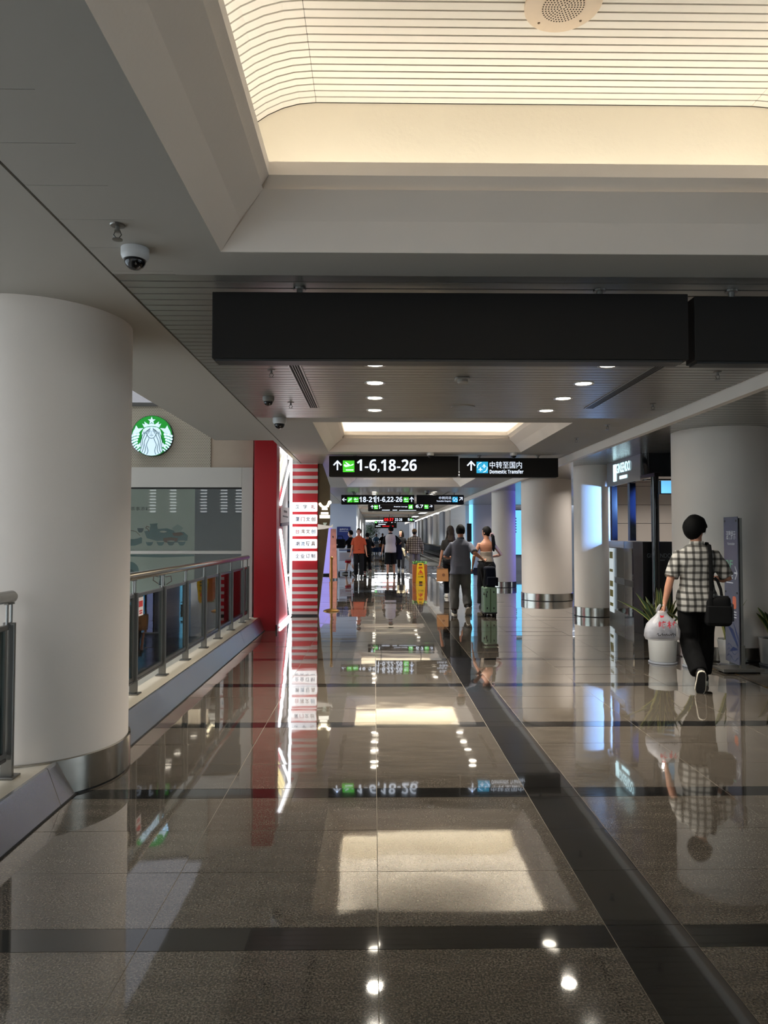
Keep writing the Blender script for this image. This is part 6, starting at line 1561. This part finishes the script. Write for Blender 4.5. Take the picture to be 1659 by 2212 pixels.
P8, A8 = person('man in a white raglan shirt with black sleeves and black shorts seen from behind', 0.615, 26.5, -0.05, 1.87,
    dict(m=whitec, hem=.83, ex=.032, sleeve=.95, sr=(.066, .068), sleeve_m=cloth('black sleeve', (22, 22, 24)), collar=cloth('black neckband', (20, 20, 22)), wr=.008),
    dict(m=cloth('black shorts', (17, 17, 19)), cuff=.58, r=(.112, .11, .118), name='shorts'), {'L': (-.10, -.10, 0), 'R': (.13, .10, 0)},
    {'L': (-.30, .02, .86), 'R': (.24, .16, 1.08, 0, 1, 0)}, hints={'R': (.9, -.5, -.6), 'L': (-.5, -1, 0)}, head=(.75, 0), skin='mid', shoes=(shoe_black, sole_white))
hw = W_(P8, A8['arm']['R'][1].lerp(A8['arm']['R'][2], .6))
t = thing('jacket', 'navy jacket draped over the arm of the man in the raglan shirt', 'jacket', (hw.x, hw.y, .6))
mb = MB(); mb.loft([[(hw.x + a * math.cos(2 * PI * k / 16) + dx, hw.y + b_ * math.sin(2 * PI * k / 16), z) for k in range(16)] for z, a, b_, dx in ((.62, .09, .07, .02), (.66, .115, .09, .02), (.9, .115, .09, .015), (1.1, .10, .085, .01), (hw.z + .055, .075, .07, 0), (hw.z + .075, .03, .03, 0))])
link('cloth', remesh(mb, .014, 2, .02, 7, 4), navyc, t)
P9, A9 = person('woman in black with a cream cardigan tied round her waist', 1.18, 31.0, PI, 1.76,
    dict(m=cloth('black knit', (16, 16, 18)), hem=.96, ex=.016, sleeve=1.75, sr=(.052, .040), hair_to=1.22),
    dict(m=cloth('black jeans', (24, 25, 30)), r=(.092, .074, .07)), {'L': (-.06, .20, 0), 'R': (.09, -.12, -22)},
    {'L': (-.27, .05, .88), 'R': (.26, .10, .90)}, female=True, hairstyle='long', head=(-.75, 0), skin='pale', face=True, shoes=(shoe_black, sole_white))
mb = MB(); T9 = A9['T']
mb.loft([[tuple(T9((a * math.cos(2 * PI * k / 20), -.005 + b_ * math.sin(2 * PI * k / 20), z))) for k in range(20)] for z, a, b_ in ((.86, .19, .145), (.90, .205, .155), (.97, .185, .14), (1.01, .17, .125))])
for q in (-1, 1): mb.tube([T9((q * .03, .15, .96)), T9((q * .10, .165, .86)), T9((q * .16, .15, .62))], [(.035, .02), (.045, .022), (.035, .02)], 10)
mb.ball(tuple(T9((0, .155, .96))), .04, n=10, m=7)
link('tied_cardigan', remesh(mb, .012, 2, .008, 12, 2), cloth('cream knit', (190, 178, 150)), P9, False)
check2 = plaid('brown and cream check', (196, 182, 162), (58, 42, 38), 0.085, 0.085, 0.30, 0.30)
person('man in a tan cap, loose brown checked overshirt and grey trousers seen from behind', 1.52, 26.7, -0.05, 1.76,
    dict(m=check2, hem=.84, ex=.06, sleeve=1.75, sr=(.088, .076), wr=.014, collar=check2), dict(m=cloth('pale grey trousers', (132, 124, 124)), r=(.105, .092, .084), wr=.012),
    {'L': (-.13, -.12, 0), 'R': (.12, .14, 0)}, {'L': (-.30, .10, .90), 'R': (.29, .14, .92)}, hairstyle='cap', hair=hair_brown, shoes=(M('shoe white', (205, 202, 196), 0.6), sole_white))
# ---- far end of the corridor
far = [('far person in a light blue shirt pushing the distant luggage trolley', 0.20, 61.2, PI, 1.70, cloth('light blue', (92, 140, 186)), 'short'),
       ('far person in a grey blue shirt left of the distant trolley', -0.42, 57.0, PI, 1.68, cloth('grey blue', (110, 130, 150)), 'short'),
       ('far person in black between the distant trolley and the man in the raglan shirt', 0.72, 60.0, PI, 1.72, cloth('far black', (30, 30, 34)), 'short'),
       ('far person in dark navy walking beyond the raglan man\'s shoulder', 1.35, 56.0, 0.0, 1.74, navyc, 'long')]
for lab, x, y, yw_, h, m_, hs in far:
    person(lab, x, y, yw_, h, dict(m=m_, hem=.86, ex=.025, sleeve=.8), dict(m=cloth('far trousers', (34, 36, 46)), r=(.098, .08, .072)), {'L': (-.09, .12, 0), 'R': (.09, -.12, -20)}, {'L': (-.25, .18, .95), 'R': (.25, .18, .95)}, vox=.018, hairstyle=hs)
